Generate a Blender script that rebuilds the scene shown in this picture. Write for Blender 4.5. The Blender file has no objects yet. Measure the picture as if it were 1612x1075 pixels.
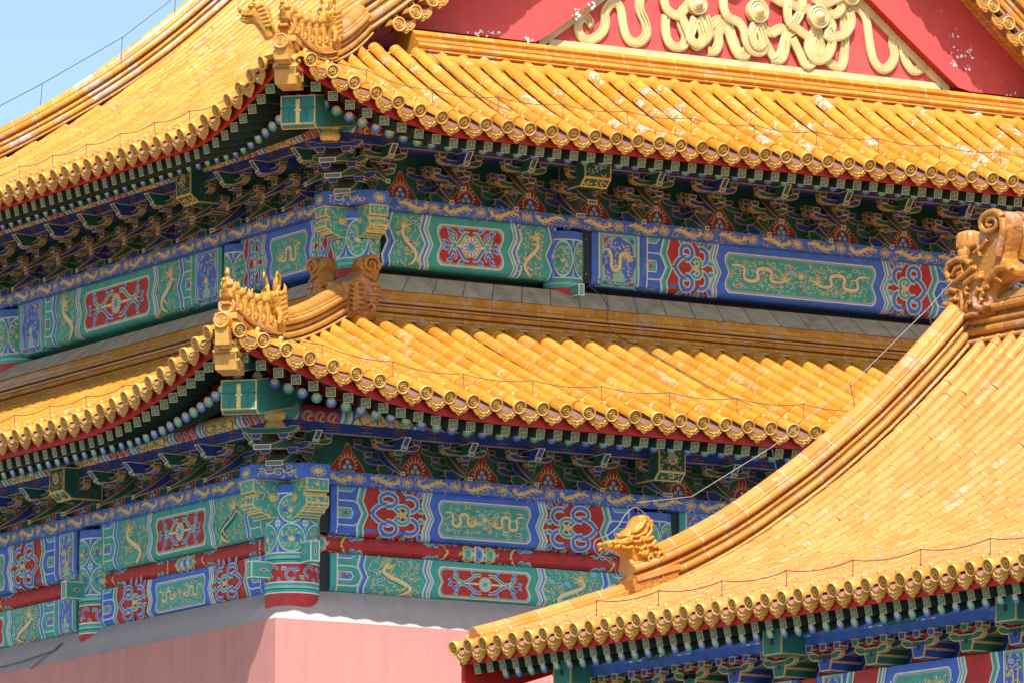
import bpy, math, random
from mathutils import Vector, Matrix
from math import sin, cos, pi, radians, sqrt, atan2, hypot
random.seed(7)
S = bpy.context.scene
COL = S.collection

# ------------------------------------------------------------------ camera, sky, sun, exposure
CAM_POS = Vector((-52.235, -94.706, 2.459))
YAW, PITCH, ROLL = radians(30.54), radians(8.634), radians(0.112)
fw = Vector((cos(PITCH)*sin(YAW), cos(PITCH)*cos(YAW), sin(PITCH)))
rt = Vector((cos(YAW), -sin(YAW), 0))
up = rt.cross(fw)
rt2 = rt*cos(ROLL) + up*sin(ROLL)
up2 = up*cos(ROLL) - rt*sin(ROLL)
cd = bpy.data.cameras.new('camera')
cam = bpy.data.objects.new('camera', cd)
COL.objects.link(cam)
mw = Matrix((rt2, up2, -fw)).transposed().to_4x4()
mw.translation = CAM_POS
cam.matrix_world = mw
cd.sensor_width = 36.0
cd.lens = 12000.0/1612.0*36.0
cd.clip_start = 1.0
cd.clip_end = 6000.0
S.camera = cam

def project(P):
    q = Vector(P) - CAM_POS
    z = q.dot(fw)
    return 806 + 12000*q.dot(rt2)/z, 537.5 - 12000*q.dot(up2)/z

def pix_ray(px, py):
    return (rt2*((px-806)/12000) - up2*((py-537.5)/12000) + fw).normalized()

def on_plane(px, py, n, P0):
    r = pix_ray(px, py); n = Vector(n)
    return CAM_POS + r*((n.dot(Vector(P0)-CAM_POS))/n.dot(r))

SUN_AZ = radians(26.0)      # measured from -Y towards -X
SUN_EL = radians(54.0)
world = bpy.data.worlds.new('World')
S.world = world
world.use_nodes = True
wn = world.node_tree.nodes; wl = world.node_tree.links
sky = wn.new('ShaderNodeTexSky')
sky.sky_type = 'NISHITA'
sky.sun_disc = False
sky.sun_elevation = SUN_EL
sky.sun_rotation = radians(180.0) + SUN_AZ
sky.air_density = 1.0
sky.dust_density = 2.0
sky.ozone_density = 0.2
bg = wn['Background']
tint = wn.new('ShaderNodeMix'); tint.data_type = 'RGBA'; tint.blend_type = 'MULTIPLY'; tint.inputs[0].default_value = 1.0
tint.inputs[7].default_value = (1.0, 1.09, 1.08, 1)
wl.new(sky.outputs[0], tint.inputs[6]); wl.new(tint.outputs[2], bg.inputs[0])
bg.inputs[1].default_value = 0.125

sl = bpy.data.lights.new('sun', 'SUN')
sl.energy = 4.7
sl.angle = radians(0.55)
sl.color = (1.0, 0.955, 0.88)
so = bpy.data.objects.new('sun', sl)
COL.objects.link(so)
sd = Vector((-sin(SUN_AZ)*cos(SUN_EL), -cos(SUN_AZ)*cos(SUN_EL), sin(SUN_EL)))
so.rotation_euler = sd.to_track_quat('Z', 'Y').to_euler()
so.location = sd*60

S.view_settings.view_transform = 'Standard'
S.view_settings.look = 'None'
S.view_settings.exposure = 0.55
S.view_settings.gamma = 1.0
S.view_settings.use_curve_mapping = False

# ------------------------------------------------------------------ materials
MATS = {}
def mat(name, col, rough=0.6, var=0.12, scale=6.0, bump=0.0, bscale=40.0, coat=0.0, metal=0.0, dirt=None, dirt_amt=0.0, dirt_scale=3.0, streak=0.0):
    m = bpy.data.materials.new(name); m.use_nodes = True
    nt = m.node_tree; n = nt.nodes; l = nt.links
    b = n['Principled BSDF']
    b.inputs['Roughness'].default_value = rough
    b.inputs['Metallic'].default_value = metal
    if coat: 
        b.inputs['Coat Weight'].default_value = coat
        b.inputs['Coat Roughness'].default_value = 0.15
    tc = n.new('ShaderNodeTexCoord')
    nz = n.new('ShaderNodeTexNoise'); nz.inputs['Scale'].default_value = scale; nz.inputs['Detail'].default_value = 5
    l.new(tc.outputs['Object'], nz.inputs['Vector'])
    rp = n.new('ShaderNodeValToRGB')
    rp.color_ramp.elements[0].position = 0.3; rp.color_ramp.elements[1].position = 0.7
    rp.color_ramp.elements[0].color = [c*(1-var) for c in col]+[1]
    rp.color_ramp.elements[1].color = [min(1, c*(1+var)) for c in col]+[1]
    l.new(nz.outputs[0], rp.inputs[0])
    out = rp.outputs[0]
    if dirt:
        n2 = n.new('ShaderNodeTexNoise'); n2.inputs['Scale'].default_value = dirt_scale; n2.inputs['Detail'].default_value = 8; n2.inputs['Roughness'].default_value = 0.65
        l.new(tc.outputs['Object'], n2.inputs['Vector'])
        mr = n.new('ShaderNodeMapRange'); mr.inputs[1].default_value = 0.5; mr.inputs[2].default_value = 0.72; mr.inputs[4].default_value = dirt_amt
        l.new(n2.outputs[0], mr.inputs[0])
        mx = n.new('ShaderNodeMix'); mx.data_type = 'RGBA'
        l.new(mr.outputs[0], mx.inputs[0]); l.new(out, mx.inputs[6]); mx.inputs[7].default_value = list(dirt)+[1]
        out = mx.outputs[2]
    if streak:
        mp = n.new('ShaderNodeMapping'); mp.inputs['Scale'].default_value = (5.0, 5.0, 0.35)
        l.new(tc.outputs['Object'], mp.inputs['Vector'])
        n5 = n.new('ShaderNodeTexNoise'); n5.inputs['Scale'].default_value = 1.6; n5.inputs['Detail'].default_value = 6; n5.inputs['Roughness'].default_value = 0.6
        l.new(mp.outputs[0], n5.inputs['Vector'])
        m5 = n.new('ShaderNodeMapRange'); m5.inputs[1].default_value = 0.45; m5.inputs[2].default_value = 0.75; m5.inputs[4].default_value = streak
        l.new(n5.outputs[0], m5.inputs[0])
        x5 = n.new('ShaderNodeMix'); x5.data_type = 'RGBA'
        l.new(m5.outputs[0], x5.inputs[0]); l.new(out, x5.inputs[6]); x5.inputs[7].default_value = [c*0.6 for c in col]+[1]
        out = x5.outputs[2]
    l.new(out, b.inputs['Base Color'])
    if bump:
        nb = n.new('ShaderNodeTexNoise'); nb.inputs['Scale'].default_value = bscale; nb.inputs['Detail'].default_value = 4
        l.new(tc.outputs['Object'], nb.inputs['Vector'])
        bp = n.new('ShaderNodeBump'); bp.inputs['Strength'].default_value = bump; bp.inputs['Distance'].default_value = 0.02
        l.new(nb.outputs[0], bp.inputs['Height']); l.new(bp.outputs[0], b.inputs['Normal'])
    MATS[name] = m
    return m

def tile_mat(name, c0, c1, worn, wornamt, lo, hi, rough=0.28, dark=(0.3, 0.18, 0.12), scale=2.2, darkamt=0.5, bstr=0.25, nsc=9.0):
    """glazed tile: tone differs per tile (face attribute rnd), glaze flaked off in patches"""
    m = bpy.data.materials.new(name); m.use_nodes = True
    nt = m.node_tree; n = nt.nodes; l = nt.links
    b = n['Principled BSDF']
    at = n.new('ShaderNodeAttribute'); at.attribute_name = 'rnd'
    tc = n.new('ShaderNodeTexCoord')
    mix = n.new('ShaderNodeMix'); mix.data_type = 'RGBA'
    l.new(at.outputs['Fac'], mix.inputs[0]); mix.inputs[6].default_value = list(c0)+[1]; mix.inputs[7].default_value = list(c1)+[1]
    # glaze runs
    n1 = n.new('ShaderNodeTexNoise'); n1.inputs['Scale'].default_value = nsc; n1.inputs['Detail'].default_value = 6
    l.new(tc.outputs['Object'], n1.inputs['Vector'])
    m1 = n.new('ShaderNodeMapRange'); m1.inputs[1].default_value = 0.42; m1.inputs[2].default_value = 0.75; m1.inputs[4].default_value = darkamt
    l.new(n1.outputs[0], m1.inputs[0])
    mxd = n.new('ShaderNodeMix'); mxd.data_type = 'RGBA'
    l.new(m1.outputs[0], mxd.inputs[0]); l.new(mix.outputs[2], mxd.inputs[6]); mxd.inputs[7].default_value = [c0[0]*0.72, c0[1]*0.6, c0[2]*0.5, 1]
    # flaked glaze: large noise + per tile value decide where, fine noise breaks the edge
    n2 = n.new('ShaderNodeTexNoise'); n2.inputs['Scale'].default_value = scale; n2.inputs['Detail'].default_value = 2
    l.new(tc.outputs['Object'], n2.inputs['Vector'])
    n3 = n.new('ShaderNodeTexNoise'); n3.inputs['Scale'].default_value = 16; n3.inputs['Detail'].default_value = 7; n3.inputs['Roughness'].default_value = 0.7
    l.new(tc.outputs['Object'], n3.inputs['Vector'])
    ad = n.new('ShaderNodeMath'); ad.operation = 'MULTIPLY'; l.new(n2.outputs[0], ad.inputs[0]); l.new(n3.outputs[0], ad.inputs[1])
    fr = n.new('ShaderNodeMath'); fr.operation = 'MULTIPLY_ADD'; l.new(at.outputs['Fac'], fr.inputs[0]); fr.inputs[1].default_value = -0.06; l.new(ad.outputs[0], fr.inputs[2])
    m2 = n.new('ShaderNodeMapRange'); m2.inputs[1].default_value = lo; m2.inputs[2].default_value = hi; m2.inputs[4].default_value = wornamt
    l.new(fr.outputs[0], m2.inputs[0])
    mxw = n.new('ShaderNodeMix'); mxw.data_type = 'RGBA'
    l.new(m2.outputs[0], mxw.inputs[0]); l.new(mxd.outputs[2], mxw.inputs[6])
    n4 = n.new('ShaderNodeTexNoise'); n4.inputs['Scale'].default_value = 5.0
    l.new(tc.outputs['Object'], n4.inputs['Vector'])
    r4 = n.new('ShaderNodeValToRGB'); r4.color_ramp.elements[0].position = 0.42; r4.color_ramp.elements[1].position = 0.6
    r4.color_ramp.elements[0].color = list(worn)+[1]; r4.color_ramp.elements[1].color = list(dark)+[1]
    l.new(n4.outputs[0], r4.inputs[0]); l.new(r4.outputs[0], mxw.inputs[7])
    l.new(mxw.outputs[2], b.inputs['Base Color'])
    rr = n.new('ShaderNodeMapRange'); rr.inputs[3].default_value = rough; rr.inputs[4].default_value = 0.85
    l.new(m2.outputs[0], rr.inputs[0]); l.new(rr.outputs[0], b.inputs['Roughness'])
    b.inputs['Specular IOR Level'].default_value = 0.45
    bp = n.new('ShaderNodeBump'); bp.inputs['Strength'].default_value = bstr; bp.inputs['Distance'].default_value = 0.02
    l.new(n1.outputs[0], bp.inputs['Height']); l.new(bp.outputs[0], b.inputs['Normal'])
    MATS[name] = m
    return m

PALE = (0.66, 0.57, 0.50)
tile_mat('tile', (0.56, 0.212, 0.020), (0.70, 0.318, 0.045), (0.70, 0.48, 0.34), 0.6, 0.28, 0.38)
tile_mat('tile_worn', (0.55, 0.205, 0.018), (0.71, 0.320, 0.045), PALE, 0.85, 0.29, 0.325, dark=(0.46, 0.38, 0.35))
tile_mat('tile_orange', (0.57, 0.210, 0.036), (0.68, 0.288, 0.076), (0.70, 0.44, 0.33), 0.6, 0.27, 0.38, darkamt=0.35)
tile_mat('tile_ridge', (0.54, 0.20, 0.025), (0.68, 0.32, 0.05), (0.56, 0.42, 0.38), 0.7, 0.25, 0.4, dark=(0.42, 0.28, 0.27))
tile_mat('tile_ridge_worn', (0.60, 0.26, 0.03), (0.74, 0.40, 0.06), (0.66, 0.55, 0.52), 0.95, 0.20, 0.30, dark=(0.42, 0.35, 0.35), scale=1.6)
tile_mat('tile_pan', (0.50, 0.24, 0.06), (0.60, 0.34, 0.09), (0.50, 0.36, 0.36), 0.7, 0.24, 0.40, dark=(0.34, 0.24, 0.25))
tile_mat('glaze_gold', (0.58, 0.295, 0.055), (0.70, 0.40, 0.10), (0.55, 0.40, 0.30), 0.35, 0.3, 0.45)
tile_mat('glaze_beast', (0.44, 0.18, 0.025), (0.52, 0.22, 0.03), (0.50, 0.36, 0.35), 0.75, 0.26, 0.38, rough=0.22, bstr=0.85, nsc=20.0, dark=(0.30, 0.12, 0.06))
mat('mortar', (0.66, 0.42, 0.20), 0.9, 0.25)
mat('mortar_pale', (0.56, 0.36, 0.24), 0.9, 0.25)
mat('mauve', (0.20, 0.105, 0.085), 0.8, 0.3, dirt=(0.36, 0.22, 0.16), dirt_amt=0.6, dirt_scale=9)
tile_mat('glaze_fig', (0.54, 0.25, 0.03), (0.62, 0.31, 0.045), (0.40, 0.2, 0.1), 0.5, 0.27, 0.4, rough=0.2, bstr=0.6, nsc=22.0)
mat('glaze_edge', (0.36, 0.18, 0.045), 0.4, 0.2)
mat('red_board', (0.46, 0.014, 0.010), 0.6, 0.15, dirt=(0.3, 0.012, 0.01), dirt_amt=0.5)
mat('red_paint', (0.52, 0.03, 0.028), 0.65, 0.15, dirt=(0.46, 0.09, 0.09), dirt_amt=0.55, dirt_scale=4)
mat('red_gable', (0.58, 0.075, 0.075), 0.8, 0.08, scale=1.5, streak=0.3, dirt=(0.70, 0.12, 0.11), dirt_amt=0.5, dirt_scale=1.2)
mat('blue_paint', (0.06, 0.165, 0.64), 0.6, 0.15, dirt=(0.15, 0.24, 0.58), dirt_amt=0.5, dirt_scale=5)
mat('blue_deep', (0.024, 0.066, 0.34), 0.65, 0.15)  # darker blue for the brackets, deep eave shade put into the colour
mat('blue_light', (0.22, 0.38, 0.74), 0.6, 0.1)
mat('green_paint', (0.06, 0.40, 0.335), 0.6, 0.15, dirt=(0.16, 0.40, 0.35), dirt_amt=0.5, dirt_scale=5)
mat('green_deep', (0.013, 0.135, 0.095), 0.65, 0.15)  # green with the brackets' shade mixed in, also used for dark pattern lines
mat('green_light', (0.26, 0.60, 0.52), 0.6, 0.1)
mat('cream', (0.80, 0.76, 0.62), 0.6, 0.1)
mat('gold_paint', (0.84, 0.58, 0.20), 0.42, 0.22, scale=25)
mat('gold_line', (0.62, 0.40, 0.15), 0.5, 0.2, scale=20)
mat('gold_relief', (0.64, 0.53, 0.26), 0.4, 0.15, scale=5, dirt=(0.52, 0.44, 0.24), dirt_amt=0.5)
mat('gold_rust', (0.36, 0.14, 0.06), 0.6, 0.2)
mat('white_paint', (0.78, 0.77, 0.72), 0.7, 0.06)
mat('grey_ang', (0.17, 0.17, 0.15), 0.6, 0.2, scale=14)
mat('black', (0.012, 0.012, 0.014), 0.5, 0.1)
mat('dark_wood', (0.05, 0.03, 0.022), 0.8, 0.3)
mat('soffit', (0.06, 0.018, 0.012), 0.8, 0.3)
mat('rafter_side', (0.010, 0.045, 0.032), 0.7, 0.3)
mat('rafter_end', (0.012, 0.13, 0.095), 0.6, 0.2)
mat('pink_wall', (0.59, 0.245, 0.215), 0.9, 0.05, streak=0.30, scale=1.2, bump=0.15, bscale=30, dirt=(0.44, 0.20, 0.175), dirt_amt=0.45, dirt_scale=1.6)
mat('plaster_cap', (0.50, 0.40, 0.375), 0.9, 0.06, scale=2, streak=0.35, dirt=(0.5, 0.4, 0.37), dirt_amt=0.4)
mat('grey_slab', (0.52, 0.405, 0.28), 0.85, 0.18, scale=5, dirt=(0.2, 0.17, 0.14), dirt_amt=0.6)
mat('green_hip', (0.02, 0.20, 0.165), 0.6, 0.2)
mat('fret', (0.40, 0.36, 0.18), 0.6, 0.2)
mat('slab_line', (0.22, 0.175, 0.125), 0.9, 0.1)
mat('stone', (0.20, 0.19, 0.17), 0.9, 0.15, scale=0.5)
mat('cable', (0.10, 0.085, 0.075), 0.5, 0.2)
mat('cable_bright', (0.30, 0.28, 0.26), 0.4, 0.1)

# ------------------------------------------------------------------ mesh builder
class MB:
    def __init__(s):
        s.v = []; s.f = []; s.m = []; s.sm = []; s.r = []; s.mats = []; s.cr = 0.5
    def mi(s, name):
        if name not in s.mats: s.mats.append(name)
        return s.mats.index(name)
    def add(s, pts, faces, m, smooth=False, rnd=None):
        o = len(s.v); s.v.extend([tuple(p) for p in pts])
        k = s.mi(m); r = s.cr if rnd is None else rnd
        for f in faces:
            s.f.append([o+i for i in f]); s.m.append(k); s.sm.append(smooth); s.r.append(r)
    def quad(s, a, b, c, d, m, smooth=False):
        s.add([a, b, c, d], [(0, 1, 2, 3)], m, smooth)
    def poly(s, pts, m):
        s.add(pts, [tuple(range(len(pts)))], m)
    def box(s, lo, hi, m, T=None):
        x0, y0, z0 = lo; x1, y1, z1 = hi
        p = [Vector(q) for q in ((x0,y0,z0),(x1,y0,z0),(x1,y1,z0),(x0,y1,z0),(x0,y0,z1),(x1,y0,z1),(x1,y1,z1),(x0,y1,z1))]
        if T: p = [T(q) for q in p]
        s.add(p, [(0,3,2,1),(4,5,6,7),(0,1,5,4),(1,2,6,5),(2,3,7,6),(3,0,4,7)], m)
    def grid(s, rows, m, smooth=True, close_u=False, rnd=None):
        nr = len(rows); nc = len(rows[0]); fs = []
        for i in range(nr-1):
            for j in range(nc-1 if not close_u else nc):
                k = (j+1) % nc
                fs.append((i*nc+j, i*nc+k, (i+1)*nc+k, (i+1)*nc+j))
        s.add([p for r in rows for p in r], fs, m, smooth, rnd)
    def tube(s, pts, rad, m, n=8, caps=True, smooth=True, up0=Vector((0, 0, 1))):
        pts = [Vector(p) for p in pts]; N = len(pts)
        rows = []
        nrm = None
        for i, p in enumerate(pts):
            t = (pts[min(i+1, N-1)] - pts[max(i-1, 0)]).normalized()
            if nrm is None:
                a = up0 if abs(t.dot(up0)) < 0.95 else Vector((1, 0, 0))
                nrm = (a - t*a.dot(t)).normalized()
            else:
                nrm = (nrm - t*nrm.dot(t)).normalized()
            b = t.cross(nrm)
            r = rad[i] if isinstance(rad, (list, tuple)) else rad
            rows.append([p + nrm*(cos(2*pi*k/n)*r) + b*(sin(2*pi*k/n)*r) for k in range(n)])
        s.grid(rows, m, smooth, close_u=True)
        if caps:
            s.poly(list(reversed(rows[0])), m); s.poly(rows[-1], m)
    def lathe(s, c, axis, prof, m, n=16, smooth=True):
        c = Vector(c); axis = Vector(axis).normalized()
        a = Vector((0, 0, 1)) if abs(axis.z) < 0.9 else Vector((1, 0, 0))
        u = (a - axis*a.dot(axis)).normalized(); w = axis.cross(u)
        rows = [[c + axis*h + (u*cos(2*pi*k/n) + w*sin(2*pi*k/n))*max(r, 1e-4) for k in range(n)] for r, h in prof]
        s.grid(rows, m, smooth, close_u=True)
    def ellipsoid(s, c, r, m, R=None, nu=14, nv=8):
        c = Vector(c); rows = []
        for i in range(nv+1):
            th = pi*i/nv
            row = []
            for k in range(nu):
                ph = 2*pi*k/nu
                q = Vector((r[0]*max(sin(th), 1e-3)*cos(ph), r[1]*max(sin(th), 1e-3)*sin(ph), r[2]*cos(th)))
                if R: q = R @ q
                row.append(c + q)
            rows.append(row)
        s.grid(rows, m, True, close_u=True)
    def prism(s, prof, lo, hi, fn, m, inset=0.0, fill=None, side_fill=None):
        """prof: 2-D outline; fn(p, q, t) -> 3-D with t in (lo, hi).  inset draws a painted edge line"""
        A = [Vector(fn(p, q, lo)) for p, q in prof]; B = [Vector(fn(p, q, hi)) for p, q in prof]
        s.ipoly(list(reversed(A)), m, inset, fill); s.ipoly(B, m, inset, fill)
        n = len(prof)
        for i in range(n):
            j = (i+1) % n
            s.ipoly([A[i], A[j], B[j], B[i]], m, inset, side_fill or fill)
    def ipoly(s, pts, m, inset, fill):
        if not inset or not fill:
            s.poly(pts, m if not fill else (fill if not inset else m)); return
        pts = [Vector(p) for p in pts]; n = len(pts)
        nr = Vector((0, 0, 0))
        for i in range(n): nr += pts[i].cross(pts[(i+1) % n])
        if nr.length < 1e-9: return
        nr.normalize()
        per = min((pts[i]-pts[i-1]).length for i in range(n))
        inn = []
        for i in range(n):
            e0 = (pts[i]-pts[i-1]); e1 = (pts[(i+1) % n]-pts[i])
            if e0.length < 1e-6 or e1.length < 1e-6: s.poly(pts, fill); return
            n0 = nr.cross(e0.normalized()); n1 = nr.cross(e1.normalized())
            b = n0+n1
            if b.length < 1e-6: s.poly(pts, fill); return
            b.normalize(); k = max(b.dot(n0), 0.4)
            w = inset
            inn.append(pts[i] + b*(w/k))
        ar = Vector((0, 0, 0))
        for i in range(n): ar += inn[i].cross(inn[(i+1) % n])
        if ar.dot(nr) <= 1e-6: s.poly(pts, m); return
        s.add(pts+inn, [(i, (i+1) % n, n+(i+1) % n, n+i) for i in range(n)], m)
        s.poly(inn, fill)
    def merge(s, o, T=None):
        off = len(s.v)
        s.v.extend([tuple(T @ Vector(p)) for p in o.v] if T else o.v)
        mp = [s.mi(k) for k in o.mats]
        s.f.extend([[i+off for i in f] for f in o.f]); s.m.extend([mp[k] for k in o.m]); s.sm.extend(o.sm); s.r.extend(o.r)
    def mesh(s, name):
        me = bpy.data.meshes.new(name)
        me.from_pydata(s.v, [], s.f)
        for k in s.mats: me.materials.append(MATS[k])
        me.polygons.foreach_set('material_index', s.m)
        me.polygons.foreach_set('use_smooth', s.sm)
        at = me.attributes.new('rnd', 'FLOAT', 'FACE')
        at.data.foreach_set('value', s.r)
        me.update()
        return me
    def build(s, name, parent=None):
        return place(name, s.mesh(name), None, parent)

def place(name, me, M=None, parent=None):
    o = bpy.data.objects.new(name, me); COL.objects.link(o)
    if parent: o.parent = parent
    if M is not None: o.matrix_local = M
    return o

def tag(o, label, cat, group=None):
    o['label'] = label; o['category'] = cat
    if group: o['group'] = group
    return o

def empty(name, loc, label, cat):
    o = bpy.data.objects.new(name, None); COL.objects.link(o); o.location = loc
    o.empty_display_size = 0.3
    return tag(o, label, cat)

def lerp(a, b, t): return a + (b-a)*t
def sstep(t): t = max(0, min(1, t)); return t*t*(3-2*t)
def interp(tab, x):
    if x <= tab[0][0]: return tab[0][1]
    for (x0, y0), (x1, y1) in zip(tab, tab[1:]):
        if x <= x1: return y0 + (y1-y0)*(x-x0)/(x1-x0)
    return tab[-1][1]

# ground sheet (far below the frame)
g = MB(); g.quad((-1500, -1500, 0.8), (1500, -1500, 0.8), (1500, 1500, 0.8), (-1500, 1500, 0.8), 'stone')
go = g.build('ground'); go['kind'] = 'structure'
# ------------------------------------------------------------------ roofs of glazed barrel tiles
LX, LY, SB = 20.0, 15.5, 2.4
LXU = 18.4          # lower column grid, set-back of the upper storey
class Slope:
    """one roof slope.  a runs along the eave, r horizontally up the slope, z is barrel-axis height"""
    def __init__(s, fn, length, e, z0, prof, a0, amp, pw, outamp, pitch):
        s.fn, s.L, s.e, s.z0, s.prof, s.a0, s.amp, s.pw, s.oa, s.pitch = fn, length, e, z0, prof, a0, amp, pw, outamp, pitch
    def t(s, a):
        return max(0.0, (s.a0-a)/(s.a0+s.e), (a-(s.L-s.a0))/(s.a0+s.e))
    def rise(s, a): return s.amp*min(s.t(a), 1.05)**s.pw
    def out(s, a): return s.oa*min(s.t(a), 1.05)**2
    def z(s, a, r):
        k = max(0.0, 1-max(r, 0)/4.2)**1.5
        return s.z0 + s.prof(max(r, 0)) + min(r, 0)*0.3 + s.rise(a)*k
    def P(s, a, r, dz=0.0): return Vector(s.fn(a, s.e-r, s.z(a, r)+dz))
    def frame(s, a, r):
        p = s.P(a, r); T = (s.P(a, r+0.15)-p).normalized()
        B = (s.P(a+0.1, r)-s.P(a-0.1, r)).normalized()
        N = B.cross(T)
        if N.z < 0: N = -N; B = -B
        B = T.cross(N)
        return p, B.normalized(), T, N.normalized()

def tile_row(mb, sl, a, r0, r1, m, rad=0.108, seg=0.43, nseg=8, mort='mortar'):
    # walk the slope, one half-barrel per tile
    r = r0; first = True; a0_ = a; ja = random.gauss(0, 0.006); jp = random.uniform(0, 6.28)
    while r < r1-0.05:
        a = a0_ + ja + 0.006*sin(jp+r*2.3)
        p, B, T, N = sl.frame(a, r)
        dr = seg*hypot(T.x, T.y)
        rn = min(r+dr, r1)
        q, B2, T2, N2 = sl.frame(a, rn)
        if (q-p).length < 0.04: break
        j = random.gauss(0, 0.004)
        ra, rb = rad+random.uniform(0.0, 0.004), rad-0.008
        A = [p + B*(cos(pi*k/nseg)*ra+j) + N*(sin(pi*k/nseg)*ra-0.01) for k in range(nseg+1)]
        C = [q + B*(cos(pi*k/nseg)*rb+j) + N*(sin(pi*k/nseg)*rb-0.01) for k in range(nseg+1)]
        h = 0.013
        D = [lerp(C[k], A[k], h/max(seg, 0.1)) + N*0.003 for k in range(nseg+1)]
        rv = random.random()
        mb.grid([A, D], m, True, rnd=rv)
        mb.grid([D, [c + N*0.003 for c in C]], mort, True)
        mb.poly(list(reversed(A)) , m)
        r = rn

def pan_strip(mb, sl, a, w, r0, r1, m='tile_pan', step=0.17):
    xs = (-0.5, -0.25, 0.0, 0.25, 0.5); zs = (-0.035, -0.07, -0.085, -0.07, -0.035)
    r = r0
    while r < r1-0.02:
        p, B, T, N = sl.frame(a, r); rn = min(r+step*hypot(T.x, T.y), r1)
        q, B2, T2, N2 = sl.frame(a, rn)
        lo = [p + B*(x*w) + N*(z+0.016) for x, z in zip(xs, zs)]
        hi = [q + B2*(x*w) + N2*z for x, z in zip(xs, zs)]
        lip = [c - N*0.016 for c in lo]
        mb.grid([lip, lo, hi], m, True, rnd=random.random())
        r = rn

def eave_tile_mesh(sc=1.0, m='tile', style=0, tone=0.6):
    b = MB(); R = 0.106*sc
    n = 18
    # short barrel behind the disc
    A = [Vector((cos(pi*k/8)*0.104*sc, 0.0, sin(pi*k/8)*0.104*sc-0.01)) for k in range(9)]
    C = [Vector((x.x*0.93, 0.34*sc, x.z*0.93)) for x in A]
    b.cr = tone
    b.grid([A, C], m, True); 
    b.add(A+C, [(0, 8, 17, 9)], m)
    # rim, recess and coiled relief
    b.lathe((0, 0, 0), (0, -1, 0), [(R*0.97, -0.03), (R*1.02, 0.0), (R, 0.018), (R*0.86, 0.022), (R*0.76, 0.006)], 'glaze_gold', n)
    b.lathe((0, 0, 0), (0, -1, 0), [(R*0.77, 0.006), (R*0.70, -0.006)], 'glaze_edge', n)
    b.lathe((0, 0, 0), (0, -1, 0), [(R*0.71, -0.004), (0.0, -0.004)], 'glaze_edge', n)
    if style == 0:
        pth = [Vector((R*(0.16+0.040*k)*cos(0.95*k+0.4), -0.006, R*(0.16+0.040*k)*sin(0.95*k+0.4))) for k in range(11)]
        b.tube(pth, R*0.09, 'glaze_gold', 5)
        for k in range(5):
            t = k*1.27+0.5
            b.tube([Vector((R*0.42*cos(t), -0.006, R*0.42*sin(t))), Vector((R*0.6*cos(t+0.4), -0.008, R*0.6*sin(t+0.4)))], R*0.055, 'glaze_gold', 4)
    else:
        for ph in (0, pi):
            pth = [Vector((R*(0.08+0.055*k)*cos(0.62*k+ph), -0.006, R*(0.08+0.055*k)*sin(0.62*k+ph))) for k in range(11)]
            b.tube(pth, R*0.085, 'glaze_gold', 5)
    # nail cap
    b.lathe((0, 0.26*sc, 0.08*sc), (0, 0, 1), [(0.034*sc, 0), (0.034*sc, 0.035*sc), (0.026*sc, 0.06*sc), (0.0, 0.068*sc)], 'glaze_gold', 10)
    return b

def drip_mesh(sc=1.0, m='glaze_gold', tone=0.55):
    b = MB(); b.cr = tone
    half = [(0.0, -0.215), (0.03, -0.195), (0.06, -0.165), (0.10, -0.155), (0.128, -0.12), (0.15, -0.10), (0.168, -0.055), (0.165, -0.012)]
    top = [(0.165-0.033*k, -0.012-0.07*sin(pi*k/10*1.0)) for k in range(1, 10)]
    right = [Vector((x*sc, 0, z*sc)) for x, z in half]
    out = right + [Vector((x*sc, 0, z*sc)) for x, z in top] + [Vector((-p.x, 0, p.z)) for p in reversed(right)][:-1]
    cx = Vector((0, 0, -0.12*sc))
    F = [p + Vector((0, -0.012-0.12*p.z*-0.2, 0)) for p in out]; K = [p + Vector((0, 0.02, 0)) for p in out]
    nn = len(out)
    b.add(F+[cx+Vector((0, -0.014, 0))], [(i, (i+1) % nn, nn) for i in range(nn)], m)
    b.add(F+K, [(i, nn+i, nn+(i+1) % nn, (i+1) % nn) for i in range(nn)], m)
    b.add(K+[cx+Vector((0, 0.02, 0))], [((i+1) % nn, i, nn) for i in range(nn)], 'glaze_edge')
    # raised border and dragon scribble
    loop = [Vector((p.x*0.86, p.y-0.014, (p.z+0.1*sc)*0.84-0.1*sc)) for p in out]
    b.tube(loop+[loop[0]], 0.007*sc, 'glaze_edge', 4, False)
    def w(pts, r): b.tube([Vector((x*sc, -0.02, z*sc)) for x, z in pts], r*sc, 'glaze_gold', 4)
    w([(-0.10, -0.07), (-0.07, -0.11), (-0.03, -0.10), (0.0, -0.13), (0.03, -0.10), (0.07, -0.115), (0.10, -0.07)], 0.012)
    w([(-0.04, -0.15), (0.0, -0.175), (0.045, -0.145)], 0.010)
    w([(-0.12, -0.045), (-0.09, -0.075)], 0.009); w([(0.12, -0.045), (0.09, -0.075)], 0.009)
    # curved pan lip above
    xs = [-0.165+0.033*k for k in range(11)]
    lip0 = [Vector((x*sc, -0.012, (-0.012-0.075*sin(pi*k/10))*sc)) for k, x in enumerate(xs)]
    lip2 = [p + Vector((0, -0.01, (0.030+0.045*(1-sin(pi*k/10)))*sc)) for k, p in enumerate(lip0)]
    lip1 = [p + Vector((0, 0.32*sc, 0.035*sc)) for p in lip2]
    b.grid([lip0, lip2], 'tile', True); b.grid([lip2, lip1], 'mauve', True)
    return b

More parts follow.
